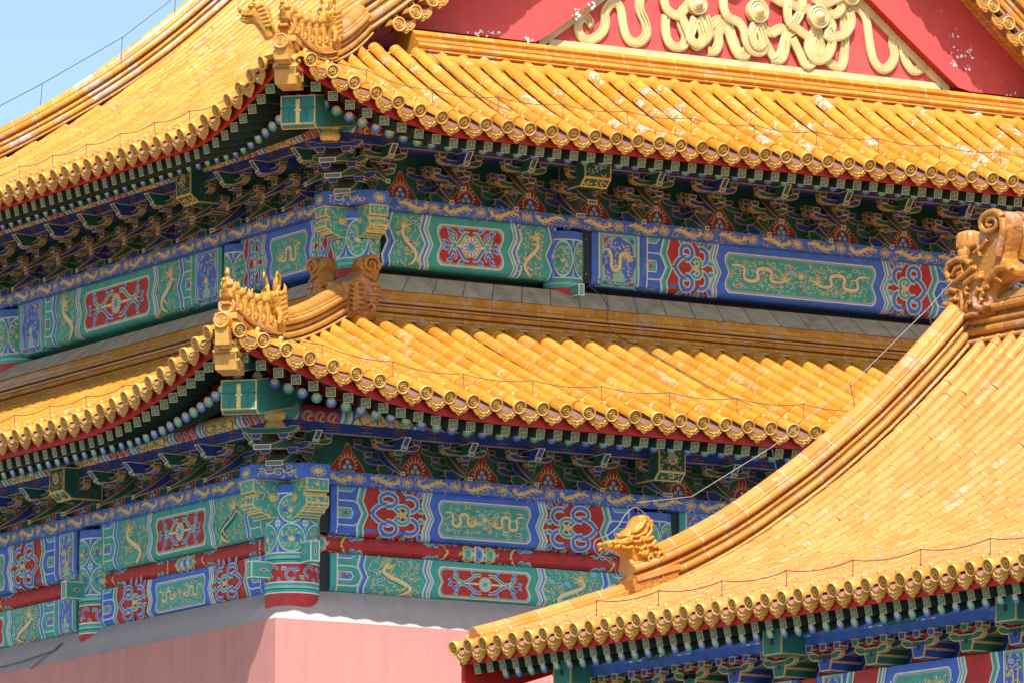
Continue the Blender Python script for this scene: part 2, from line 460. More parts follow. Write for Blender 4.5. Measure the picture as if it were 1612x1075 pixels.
def square_rafter_mesh(L, s=0.138):
    """painted flying rafter; front face at the origin facing -Y, runs to +Y"""
    b = MB(); h = s/2
    b.box((-h, 0, -h), (h, L, h), 'rafter_side')
    y = -0.003
    def q(x0, z0, x1, z1, m, k): b.quad((x0, y*k, z0), (x1, y*k, z0), (x1, y*k, z1), (x0, y*k, z1), m)
    q(-h, -h, h, h, 'gold_line', 1); i = h*0.84
    q(-i, -i, i, i, 'rafter_end', 2)
    w = h*0.07; u = h*0.66; k = 0
    for (x0, z0, x1, z1) in ((-w, -u, w, u), (-u, -w, u, w), (-u, u-2*w, -h*0.12, u), (h*0.12, -u, u, -u+2*w), (u-2*w, h*0.12, u, u), (-u, -u, -u+2*w, -h*0.12),
                             (h*0.26, h*0.30, h*0.44, h*0.42), (-h*0.44, -h*0.42, -h*0.26, -h*0.30), (-h*0.44, h*0.26, -h*0.32, h*0.42), (h*0.32, -h*0.42, h*0.44, -h*0.26)):
        k += 1; q(x0, z0, x1, z1, 'fret', 3+0.1*k)
    return b

def round_rafter_mesh(L, kind, R=0.078):
    b = MB()
    b.tube([(0, 0, 0), (0, L, 0)], R, 'rafter_side', 14, False)
    c1, c2 = ('blue_paint', 'blue_light') if kind else ('green_paint', 'green_light')
    for k, (f, m) in enumerate(((1.0, c1), (0.80, c2), (0.58, 'white_paint'), (0.20, 'gold_paint'))):
        r = R*f; zc = (R-r)*0.82
        pts = [Vector((cos(2*pi*i/16)*r, -0.002-0.0022*k, zc+sin(2*pi*i/16)*r)) for i in range(16)]
        b.poly(pts, m)
    return b

def sweep(mb, path, prof, seg=0.0, mort='mortar_pale', ends=True, upv=None):
    """prof: list of (half_width_offset, height, material) outline from one foot to the other; path of points"""
    path = [Vector(p) for p in path]
    fr = []
    for i, p in enumerate(path):
        t = (path[min(i+1, len(path)-1)]-path[max(i-1, 0)]).normalized()
        b = t.cross(Vector((0, 0, 1))).normalized(); u = b.cross(t).normalized()
        if upv == 'z': u = Vector((0, 0, 1))
        fr.append((p, b, u))
    sec = [[p + b*x + u*h for x, h, m in prof] for p, b, u in fr]
    acc = 0; rv = random.random(); joints = []
    for i in range(len(path)-1):
        acc += (path[i+1]-path[i]).length
        for j in range(len(prof)-1):
            mb.add([sec[i][j], sec[i][j+1], sec[i+1][j+1], sec[i+1][j]], [(0, 1, 2, 3)], prof[j][2], prof[j][2] in ('tile', 'tile_worn') and False, rnd=rv)
        if seg and acc >= seg:
            acc = 0; rv = random.random(); joints.append(i+1)
    for i in joints:
        if i >= len(path)-1: continue
        p, b, u = fr[i]; t = (path[i+1]-path[i]).normalized()
        A = [p + b*x*1.006 + u*(h*1.0)+t*-0.008 for x, h, m in prof]; B = [q + t*0.016 for q in A]
        A = [q + (q-(p+u*prof[len(prof)//2][1]*0.5)).normalized()*0.003 for q in A]; B = [q + (q-(p+u*prof[len(prof)//2][1]*0.5)).normalized()*0.003 for q in B]
        mb.grid([A, B], mort, False)
    if ends:
        mb.poly(sec[0], prof[0][2]); mb.poly(list(reversed(sec[-1])), prof[0][2])
    return fr

def ridge_prof(w, h, m, m2, barrel=True, steps=4):
    """stacked glazed courses with a barrel cap"""
    pts = []; hb = 0.10 if barrel else 0.0
    body = h-hb
    # alternating proud round courses and deep grooves, their shadow put in as darker glaze
    cs = [(1.05, 0.0, 0.10, 'tile_pan'), (0.74, 0.11, 0.17, 'glaze_edge'), (1.0, 0.20, 0.38, m), (0.66, 0.42, 0.47, 'glaze_edge'), (0.80, 0.47, 0.60, m2), (0.62, 0.63, 0.68, 'glaze_edge'), (1.0, 0.72, 0.90, m), (0.78, 0.94, 1.0, 'tile_pan')]
    for k, (f, a, b, mm) in enumerate(cs):
        pts.append((-w*(f-0.06), body*a, mm)); pts.append((-w*f, body*(a*0.65+b*0.35), mm)); pts.append((-w*f, body*(a*0.3+b*0.7), mm))
        pts.append((-w*(f-0.08), body*b, mm))
    if barrel:
        r = 0.105
        pts += [(-r*cos(pi*k/8), body+r*sin(pi*k/8)*1.05, m) for k in range(9)]
    right = [(-x, z, mm) for x, z, mm in reversed(pts[:len(cs)*4])]
    return pts + right

# ---- the hall's slopes
def prof_low(r): return 0.40*r + 0.0068*r*r
def prof_up(r): return 0.47*r + 0.038*r*r
EL, EU = 2.45, 0.48
ZL, ZU = 17.80, 22.225
FRT = lambda a, d, z: (a, -d, z)
FLT = lambda a, d, z: (-d, a, z)
FBX = lambda a, d, z: (LX+d, a, z)
FBY = lambda a, d, z: (a, LY+d, z)
def mkslope(fn, L, up):
    if up: return Slope(fn, L, EU, ZU, prof_up, 2.5, 0.85, 1.45, 0.10, 0.37)
    return Slope(fn, L, EL, ZL, prof_low, 2.2, 0.80, 1.8, 0.16, 0.384)
FBXU = lambda a, d, z: (LXU+d, a, z)
low = [mkslope(FRT, LX, 0), mkslope(FLT, LY, 0), mkslope(FBX, LY, 0), mkslope(FBY, LX, 0)]
upp = [mkslope(FRT, LXU, 1), mkslope(FLT, LY, 1), mkslope(FBXU, LY, 1), mkslope(FBY, LXU, 1)]
RL_TOP = 4.15                 # lower slope stops against the base ridge of the upper storey
RU_TOP = 2.2+EU               # gable-side slope stops at the gable ridge
GABLE = 3.2                  # gable plane
FARG = 0.85                   # the far gable stands further in
RIDGE_R = LXU/2+EU

hall = empty('palace_hall', (0, 0, 14.0), 'two-storey palace hall with double yellow tiled eaves and a red gable over painted beams', 'palace hall')
def hobj(mb, name, parent=None):
    o = mb.build(name); p = parent or hall
    o.parent = p
    o.matrix_parent_inverse = Matrix.Translation(-p.matrix_basis.translation) if p is hall else Matrix.Identity(4)
    return o
def hplace(name, me, M, parent=None):
    o = place(name, me); p = parent or hall
    o.parent = p
    if p is hall: o.matrix_parent_inverse = Matrix.Translation(Vector((0, 0, -14.0)))
    o.matrix_basis = M
    return o

def row_positions(sl):
    c = sl.L/2; n = int((sl.L/2+sl.e-0.16)/sl.pitch)
    return [c + k*sl.pitch for k in range(-n, n+1)]

cand = {}            # repeated eave pieces: kind -> list of (priority, builder, matrix, parent)
def push(kind, me, M, parent, vis, cat=None):
    cand.setdefault(kind, []).append((vis, me, M, parent))

def r_end(sl, a, up, i):
    hipr = min(a, sl.L-a)+sl.e-0.14
    if not up: return min(RL_TOP, hipr)
    if i in (0, 3): return min(RU_TOP, hipr)
    if a < 2.5 or sl.L-a < 2.5+FARG: return hipr
    return RIDGE_R-0.1

ET = [[eave_tile_mesh(1, 'tile', st_, tn) for tn in (0.05, 0.35, 0.65, 0.95)] for st_ in (0, 1)]
DR = [drip_mesh(1.0, 'glaze_gold', tn) for tn in (0.1, 0.5, 0.9)]
SQ = square_rafter_mesh(0.75)
RD = [round_rafter_mesh(1.7, 0), round_rafter_mesh(1.7, 1)]

def build_roof(slopes, up):
    mb = MB(); bd = MB()
    nm = 'upper_roof' if up else 'lower_roof'
    for i, sl in enumerate(slopes):
        m = 'tile_worn' if (up and i == 0) else 'tile'
        rows = row_positions(sl)
        for a in rows:
            re = r_end(sl, a, up, i)
            tile_row(mb, sl, a, -sl.out(a)+0.30, re, m)
        for k in range(len(rows)-1):
            a = (rows[k]+rows[k+1])/2
            pan_strip(mb, sl, a, sl.pitch, -sl.out(a)+0.30, r_end(sl, a, up, i)+0.05)
        # end gores up to the hip
        # red eave board, soffit and rafters
        n = int((sl.L+2*sl.e)/0.25)
        A = [(-sl.e-0.02) + (sl.L+2*sl.e+0.04)*k/n for k in range(n+1)]
        def Q(a, d, dz): return Vector(sl.fn(a, d, sl.z0+sl.rise(a)+dz))
        def clampa(a, d): return max(-d, min(sl.L+d, a))
        o = lambda a: sl.e+sl.out(a)
        ue = 0.045 if up else 0.0
        def ring(din, dz):
            if dz < -0.15 or din > 0.15: dz += ue
            return [Q(clampa(a, o(a)-din), o(a)-din, dz) for a in A]
        bd.grid([ring(0.14, -0.09), ring(0.14, -0.25), ring(0.19, -0.25), ring(0.19, -0.06)], 'red_board', False)
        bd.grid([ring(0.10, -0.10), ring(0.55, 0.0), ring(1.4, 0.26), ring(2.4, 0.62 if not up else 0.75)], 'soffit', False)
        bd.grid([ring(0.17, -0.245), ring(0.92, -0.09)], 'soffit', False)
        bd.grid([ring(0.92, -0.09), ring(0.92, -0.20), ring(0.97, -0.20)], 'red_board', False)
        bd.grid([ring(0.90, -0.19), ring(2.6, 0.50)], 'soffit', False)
    roof = hobj(mb, nm)
    hobj(bd, 'eave_board', roof)
    for i, sl in enumerate(slopes):
        rows = row_positions(sl)
        def vis(P):
            x, y = project(P)
            ok = -10 < x < 1620 and -10 < y < 1085 and i < 2 and not (not up and i == 0 and x > 1290)
            return (0 if ok else 1, (P-CAM_POS).length)
        for k, a in enumerate(rows):
            p, B, T, N = sl.frame(a, -sl.out(a))
            M = Matrix((B, T, N)).transposed().to_4x4(); M.translation = p
            M = M @ Matrix.Rotation(random.uniform(-0.12, 0.12), 4, 'Y') @ Matrix.Rotation(random.gauss(0, 0.025), 4, 'X') @ Matrix.Rotation(random.gauss(0, 0.025), 4, 'Z')
            push('eave_tile', random.choice(ET[1] if not up else ET[0]), M, roof, vis(p))
            if k < len(rows)-1:
                a2 = a+sl.pitch/2
                p, B, T, N = sl.frame(a2, -sl.out(a2)+0.02)
                # drips hang nearly plumb
                Z = (N*0.45+Vector((0, 0, 1))*0.55).normalized(); Y = Z.cross(B) if Z.cross(B).dot(T) > 0 else -Z.cross(B)
                X = Y.cross(Z)
                M = Matrix((X, Y, Z)).transposed().to_4x4(); M.translation = p - N*0.05
                push('drip_tile', random.choice(DR), M @ Matrix.Diagonal((0.97, 1, 0.86, 1)) @ Matrix.Rotation(random.gauss(0, 0.03), 4, 'Y') @ Matrix.Rotation(random.gauss(0, 0.03), 4, 'Z'), roof, vis(p))
        # rafters, fanning out towards the corners
        nr = int((sl.L+2*sl.e-0.7)/0.288); st = (sl.L+2*sl.e-0.7)/nr
        for k in range(nr+1):
            a = -sl.e+0.35+st*k
            t = sl.t(a); sgn = 1 if a < sl.L/2 else -1
            phi = radians(42)*min(1, t*1.15)*sgn
            for kind in (0, 1):
                if kind == 0: din, dz, slope, me, L = 0.22, -0.325+(0.045 if up else 0), 0.24, SQ, 0.75
                else: din, dz, slope, me, L = 0.86, -0.285+(0.08 if up else 0), 0.42, RD[k % 2], 1.7
                d = sl.e+sl.out(a)-din
                aa = a + (din-0.22)*math.tan(phi)
                ra = sl.rise(a) if kind == 0 else sl.rise(aa)*0.96
                P0 = Vector(sl.fn(aa, d, sl.z0+ra+dz))
                P1 = Vector(sl.fn(aa+math.sin(phi)*1.0, d-math.cos(phi), sl.z0+ra*(0.80 if kind else 0.9)+dz+slope))
                T = (P1-P0).normalized(); B = T.cross(Vector((0, 0, 1))).normalized(); N = B.cross(T)
                M = Matrix((B, T, N)).transposed().to_4x4(); M.translation = P0
                push('square_rafter' if kind == 0 else 'round_rafter', me, M, roof, vis(P0))
    return roof

lower_roof = build_roof(low, 0)
upper_roof = build_roof(upp, 1)

def flush_cand(limit=100):
    for kind, lst in cand.items():
        lst.sort(key=lambda t: t[0])
        cache = {}
        for vis, mb, M, par in lst[:limit]:
            if id(mb) not in cache: cache[id(mb)] = mb.mesh(kind)
            hplace(kind, cache[id(mb)], M, par)
        rest = lst[limit:]
        if rest:
            b = MB()
            for vis, mb, M, par in rest: b.merge(mb, M)
            o = hobj(b, kind, None); o['kind'] = 'stuff'
flush_cand()

# ---- ridges of the hall
RP_HIP = ridge_prof(0.17, 0.46, 'tile_ridge', 'tile_ridge')
RP_HIPLOW = ridge_prof(0.15, 0.27, 'tile_ridge', 'tile_ridge')
RP_BIG = ridge_prof(0.2, 0.62, 'tile_ridge', 'tile_ridge')
RP_BIGW = ridge_prof(0.19, 0.50, 'tile_ridge_worn', 'tile_ridge_worn')
def disc_end(mb, c, axis, R, m='tile_ridge'):
    c = Vector(c); axis = Vector(axis).normalized()
    mb.lathe(c, axis, [(R*0.95, -0.2), (R, 0.0), (R*0.98, 0.02), (R*0.8, 0.025), (R*0.72, 0.008), (0, 0.008)], m, 20)
    u = axis.cross(Vector((0, 0, 1))).normalized(); w = u.cross(axis)
    for ph in (0, pi):
        pth = [c + axis*0.012 + (u*cos(0.62*k+ph) + w*sin(0.62*k+ph))*R*(0.08+0.05*k) for k in range(11)]
        mb.tube(pth, R*0.08, 'glaze_gold', 5)

def hip_pt(sl, d, sx, sy, dz):
    # d: plan coordinate along the diagonal (a = d)
    z = sl.z(d, d+sl.e)+dz
    x = d if sx > 0 else sl.L-d; y = d if sy > 0 else LY-d
    return Vector((x, y, z))

HIPS = {}
def build_hips(sl, roof, up, dend, dmid):
    for sx, sy in ((1, 1), (1, -1), (-1, 1), (-1, -1)):
        mb = MB()
        worn = up and sx > 0 and sy < 0
        d0 = -sl.e-(0.10 if not up else 0.05)
        n = 26
        lo = [hip_pt(sl, lerp(d0+0.22, dmid, k/10), sx, sy, 0.02+(0.10 if not worn else -0.04)*(1-k/10)**2) for k in range(11)]
        de = dend+(FARG if up and sy < 0 else 0)
        hi = [hip_pt(sl, lerp(dmid, de, k/n), sx, sy, 0.02) for k in range(n+1)]
        plo, phi = (RP_HIPLOW, RP_HIP) if not worn else (RP_BIGW, RP_BIGW)
        if worn:
            fx = [hi[-1].x+0.12+(LXU/2-hi[-1].x)*k/36 for k in range(37)]
            pth = lo[:-1]+hi+[Vector((x, hi[-1].y, sl.z0+prof_up(x+EU)+0.02)) for x in fx]
            for it in range(60): pth = [pth[0]]+[(pth[q-1]+pth[q]*2+pth[q+1])/4 for q in range(1, len(pth)-1)]+[pth[-1]]
            sweep(mb, pth, phi, 0.36)
        else:
            sweep(mb, lo, plo, 0.26); sweep(mb, hi, phi, 0.30)
        if up and not worn and sx > 0 and sy > 0: pass
        ax = (lo[0]-lo[1]); ax.z *= 0.5
        if not worn:
            # carved corbel and round ridge end, and the lowest corner tile below it
            top = lo[0] + Vector((0, 0, 0.17))
            disc_end(mb, top+ax.normalized()*0.06, ax, 0.125)
            t = ax.normalized(); b = t.cross(Vector((0, 0, 1))).normalized()
            base = lo[0] + t*0.02
            for (f0, z0, z1, w) in ((0.08, -0.02, 0.06, 0.16), (0.0, -0.10, -0.02, 0.13)):
                pts = [base + b*sx_ + t*f + Vector((0, 0, z)) for sx_ in (-w, w) for f in (-0.25, f0) for z in (z0, z1)]
                mb.add(pts, [(0,1,3,2),(4,6,7,5),(2,3,7,6),(0,4,5,1),(1,5,7,3),(0,2,6,4)], 'glaze_gold')
        pc = hip_pt(sl, d0, sx, sy, 0.03); ti = hip_pt(sl, d0+0.4, sx, sy, 0.03)
        disc_end(mb, pc, pc-ti, 0.12)
        mb.tube([pc, ti], 0.105, 'tile_ridge', 14)
        o = hobj(mb, 'hip_ridge', roof)
        if worn: o['label'] = 'long weathered hip ridge against the sky'
        HIPS[(up, sx, sy)] = (lo, hi)
build_hips(low[0], lower_roof, 0, 1.75, -0.72)
build_hips(upp[0], upper_roof, 1, 2.55, 1.25)

# base ridge round the upper storey with the grey slab above it
mb = MB(); sb_ = MB()
i0 = EL-RL_TOP          # d of slope top (negative = inside)
zt = ZL+prof_low(RL_TOP)
ins = RL_TOP-EL
def ringpts(o, z): return [(o, o, z), (LX-o, o, z), (LX-o, LY-o, z), (o, LY-o, z), (o, o, z)]
bp = [(0.03, -0.12, 'tile_ridge'), (0.0, 0.02, 'tile_ridge'), (-0.07, 0.03, 'tile_pan'), (-0.07, 0.055, 'glaze_edge'), (0.05, 0.065, 'tile_ridge'), (0.03, 0.10, 'tile_ridge'), (0.05, 0.15, 'glaze_edge'),
      (0.08, 0.16, 'tile_ridge'), (0.0, 0.165, 'tile_ridge'), (-0.02, 0.20, 'tile_ridge'), (0.0, 0.225, 'glaze_edge'), (0.06, 0.235, 'tile_ridge'), (0.02, 0.245, 'tile_ridge'), (0.02, 0.275, 'tile_pan'), (0.07, 0.285, 'glaze_edge'), (-0.03, 0.295, 'tile_pan'), (-0.01, 0.34, 'tile_ridge'), (0.04, 0.37, 'tile_ridge'), (0.06, 0.42, 'tile_ridge'), (0.10, 0.50, 'mauve'), (0.20, 0.55, 'mauve')]
def ring_mould(mb, prof, o, z, seg=0.0):
    cs = [(1, 1), (-1, 1), (-1, -1), (1, -1)]
    for side in range(4):
        for (x0, h0, m), (x1, h1, _) in zip(prof, prof[1:]):
            def c(k, x, h):
                sx, sy = cs[k % 4]
                q = o+x
                return Vector((q if sx > 0 else LX-q, q if sy > 0 else LY-q, z+h))
            A, B, C, D = c(side, x0, h0), c(side+1, x0, h0), c(side+1, x1, h1), c(side, x1, h1)
            n = int((B-A).length/0.42) if m != 'grey_slab' else int((B-A).length/0.5)
            for k in range(n):
                rv = random.random()
                t0, t1 = k/n, (k+1)/n - (0.02 if m != 'grey_slab' else 0.03)/n*1.6
                mb.add([A.lerp(B, t0), A.lerp(B, t1), D.lerp(C, t1), D.lerp(C, t0)], [(0, 1, 2, 3)], m, False, rnd=rv)
                mb.add([A.lerp(B, t1), A.lerp(B, (k+1)/n), D.lerp(C, (k+1)/n), D.lerp(C, t1)], [(0, 1, 2, 3)], 'mortar_pale' if m != 'grey_slab' else 'slab_line', False)
ring_mould(mb, bp, ins+0.06, zt, 0.4)
# barrel course just under the ridge
hobj(mb, 'base_ridge', lower_roof)
sl_ = [(0.0, 0.0, 'grey_slab'), (0.36, 0.30, 'grey_slab'), (0.8, 0.33, 'grey_slab')]
ring_mould(sb_, sl_, ins+0.14, zt+0.50)
hobj(sb_, 'slab_course', lower_roof)

# gable ridge, gable wall, slope ridges, main ridge
zg = ZU+prof_up(RU_TOP)
for sgn in (1, -1):
    Y = lambda y: y if sgn > 0 else LY-y-FARG
    mb = MB()
    gp = [(2.10, -0.14, 'tile_ridge'), (2.06, -0.03, 'tile_ridge'), (2.10, 0.00, 'glaze_edge'), (2.05, 0.02, 'tile_ridge'), (2.05, 0.04, 'tile_ridge'), (2.14, 0.055, 'tile'), (2.08, 0.10, 'tile'), (2.10, 0.15, 'tile'), (2.20, 0.16, 'tile'), (2.20, 0.185, 'mortar_pale'), (2.18, 0.19, 'tile'), (2.18, 0.21, 'tile'), (2.2, 0.215, 'tile'), (2.2, 0.24, 'tile'), (2.24, 0.25, 'tile'), (2.2, 0.29, 'tile'), (2.28, 0.36, 'tile'), (2.5, 0.40, 'tile'), (2.86, 0.40, 'tile')]
    x0, x1 = 3.25, LXU-3.25
    for (ya, ha, m), (yb, hb, _) in zip(gp, gp[1:]):
        off = 0.2 if m == 'tile_ridge' else 0.0
        n = int((x1-x0)/0.45)
        for k in range(n):
            def xx(k): return x0+(x1-x0)*(k)/n
            rv = random.random(); e = 0.013
            # ends drop towards the slope ridge
            def pt(k, y, h):
                return Vector((xx(k), Y(y), zg+h-0.0))
            a0, a1 = xx(k), xx(k+1)
            mb.add([(a0, Y(ya), zg+ha), (a1-e, Y(ya), zg+ha), (a1-e, Y(yb), zg+hb), (a0, Y(yb), zg+hb)], [(0, 1, 2, 3)], m, False, rnd=rv)
            mb.add([(a1-e, Y(ya), zg+ha), (a1, Y(ya), zg+ha), (a1, Y(yb), zg+hb), (a1-e, Y(yb), zg+hb)], [(0, 1, 2, 3)], 'mortar', False)
    for xe in (x0, x1):
        mb.poly([Vector((xe, Y(y), zg+h)) for y, h, m in gp]+[Vector((xe, Y(2.86), zg-0.2))], 'tile_ridge')
    # covering barrel course in line with the slope top
    mb.tube([(x0+0.1, Y(2.10), zg-0.13), (x1-0.1, Y(2.10), zg-0.13)], 0.12, 'tile', 10)
    hobj(mb, 'gable_ridge', upper_roof)

    # gable: red wall, proud barge board, gilded border and ribbons
    gm = MB(); bb = MB(); zs0 = zg+0.25
    def zr(x):
        x = min(x, LXU-x); return ZU+prof_up(x+EU)
    xs = [2.4+ (LXU-4.8)*k/60 for k in range(61)]
    gy = GABLE
    gm.grid([[Vector((x, Y(gy), min(zs0, zr(x)))) for x in xs], [Vector((x, Y(gy), zr(x)-0.02)) for x in xs]], 'red_gable', False)
    def gt_(x): return max(0.0, 3.86-abs(x-9.71))
    bz = lambda x: min(max(24.30+0.72*gt_(x)+0.02*gt_(x)**2, zs0), zr(x)-0.3)
    fy, by = gy-0.22, gy
    bb.grid([[Vector((x, Y(fy), bz(x))) for x in xs], [Vector((x, Y(fy), max(zr(x)-0.02, bz(x)+0.01))) for x in xs]], 'red_gable', False)
    bb.grid([[Vector((x, Y(fy), bz(x))) for x in xs], [Vector((x, Y(by), bz(x))) for x in xs]], 'red_board', False)
    gw = hobj(gm, 'gable_wall')
    hobj(bb, 'barge_board', gw)
    # slope ridges (down both edges of the gable) with their row of round and drip tiles
    for side in (0, 1):
        X = lambda x: x if side == 0 else LXU-x
        sr = MB()
        xs0 = 2.3 if sgn > 0 else 3.36
        path = [Vector((X(x), Y(2.62), zr(x)+0.02)) for x in [xs0+(LXU/2-xs0)*k/40 for k in range(41)]]
        if not (sgn < 0 and side == 0): sweep(sr, path, RP_BIG if sgn > 0 else RP_BIGW, 0.36)
        if sr.v: hobj(sr, 'slope_ridge', upper_roof)
        s = 0.0; x = 3.0; k = 0
        while x < LXU/2-0.1:
            for half in (0, 1):
                xx_ = x + (0.13 if half else 0)
                if half == 0:
                    M = Matrix(((1, 0, 0), (0, 1*sgn, 0), (0, 0, 1))).to_4x4() if sgn > 0 else Matrix.Rotation(pi, 4, 'Z')
                    M.translation = Vector((X(xx_), Y(2.24), zr(xx_)-0.15))
                    me_k = 'gable_tile'
                    cand.setdefault('gable_tile', []).append((0, None, M, upper_roof))
                else:
                    M = Matrix.Identity(4) if sgn > 0 else Matrix.Rotation(pi, 4, 'Z')
                    M.translation = Vector((X(xx_), Y(2.28), zr(xx_)-0.16))
                    cand.setdefault('gable_drip', []).append((0, None, M, upper_roof))
            x += 0.285*1.0
gt = eave_tile_mesh(1.05, 'tile_ridge', 1); gd = drip_mesh(1.0)
for kind, me_, nm in (('gable_tile', gt, 'gable_edge_tile'), ('gable_drip', gd, 'gable_drip_tile')):
    lst = [c for c in cand[kind] if c[2].translation.y < 5 and c[2].translation.x]
    oth = [c for c in cand[kind] if c[2].translation.y >= 5]
    me = me_.mesh(nm)
    for c in lst: hplace(nm, me, c[2], upper_roof)
mb = MB()
zm = ZU+prof_up(RIDGE_R)
sweep(mb, [Vector((LXU/2, GABLE-0.9+(LY-FARG-2*GABLE+1.8)*k/20, zm)) for k in range(21)], ridge_prof(0.25, 0.9, 'tile_ridge', 'tile_ridge'), 0.45)
hobj(mb, 'main_ridge', upper_roof)
# ------------------------------------------------------------------ painted decoration, drawn as thin inlay on the timber
class Pen:
    def __init__(s, mb, M, step=0.0015):
        s.mb = mb; s.M = M; s.st = step; s.k = 0
    def bump(s): s.k = (s.k+1) % 47
    def P(s, u, v, l): return s.M(u, v, l*s.st+s.k*2.4e-5)
    def poly(s, pts, m, l):
        s.bump()
        s.mb.poly([s.P(u, v, l) for u, v in pts], m)
    def fan(s, pts, m, l):
        s.bump()
        n = len(pts); cu = sum(p[0] for p in pts)/n; cv = sum(p[1] for p in pts)/n
        s.mb.add([s.P(u, v, l) for u, v in pts]+[s.P(cu, cv, l)], [(i, (i+1) % n, n) for i in range(n)], m)
    def rect(s, u0, v0, u1, v1, m, l, nv=1, nu=1):
        s.bump()
        rows = [[s.P(lerp(u0, u1, j/nu), lerp(v0, v1, i/nv), l) for j in range(nu+1)] for i in range(nv+1)]
        s.mb.grid(rows, m, False)
    def region(s, L, R, vs, m, l, nu=1):
        s.bump()
        rows = []
        for v in vs:
            a, b = L(v), R(v)
            rows.append([s.P(lerp(a, b, j/nu), v, l) for j in range(nu+1)])
        s.mb.grid(rows, m, False)
    def strip(s, pts, w, m, l, closed=False):
        s.bump()
        n = len(pts)
        if n < 2: return
        A = []; B = []
        for i, (u, v) in enumerate(pts):
            if closed: p, q = pts[i-1], pts[(i+1) % n]
            else: p, q = pts[max(i-1, 0)], pts[min(i+1, n-1)]
            dx, dy = q[0]-p[0], q[1]-p[1]; k = hypot(dx, dy) or 1
            ww = (w[i] if isinstance(w, (list, tuple)) else w)/2
            nx, ny = -dy/k*ww, dx/k*ww
            A.append(s.P(u+nx, v+ny, l)); B.append(s.P(u-nx, v-ny, l))
        if closed: A.append(A[0]); B.append(B[0])
        s.mb.grid([A, B], m, False)
    def disc(s, cu, cv, r, m, l, n=14, sy=1.0):
        s.fan([(cu+cos(2*pi*k/n)*r, cv+sin(2*pi*k/n)*r*sy) for k in range(n)], m, l)
    def line_v(s, f, vs, w, m, l):
        s.strip([(f(v), v) for v in vs], w, m, l)

R_ = random.Random(11)
def arc(cu, cv, r, a0, a1, n=10, sy=1.0, r1=None):
    return [(cu+cos(lerp(a0, a1, k/n))*lerp(r, r if r1 is None else r1, k/n), cv+sin(lerp(a0, a1, k/n))*lerp(r, r if r1 is None else r1, k/n)*sy) for k in range(n+1)]

def curl(p, u, v, a, r, m, l, w):
    """one filigree curl: a stem ending in a hook"""
    k = R_.choice((-1, 1))
    pts = [(u, v)]
    for q in range(6):
        a += k*0.55
        u += cos(a)*r*0.42; v += sin(a)*r*0.42
        pts.append((u, v))
    p.strip(pts, [w*(1-0.11*q) for q in range(7)], m, l)

def filigree(p, u, v, w, h, body, bw, l, gold, pitch=0.085, extra=True):
    nx, ny = max(2, int(w/pitch)), max(2, int(h/pitch))
    for i in range(nx):
        for j in range(ny):
            x = u-w/2+(i+0.5+R_.uniform(-.35, .35))*w/nx; y = v-h/2+(j+0.5+R_.uniform(-.35, .35))*h/ny
            if body and min(hypot(x-b[0], y-b[1]) for b in body) < bw: continue
            t = R_.random()
            if t < 0.86: curl(p, x-0.02, y-0.01, R_.uniform(0, 6.28), pitch*0.55, gold, l, 0.017)
            elif t < 0.93 and extra: 
                m = R_.choice(('red_paint', 'blue_light', 'blue_paint'))
                an = R_.uniform(-0.5, 0.5)
                q = [(x+0.036*cos(b)*1.0, y+0.018*sin(b)) for b in [2*pi*k/7 for k in range(7)]]
                p.fan([(a+(a-x)*0.35, b+(b-y)*0.5) for a, b in q], 'cream', l); p.fan(q, m, l+1)

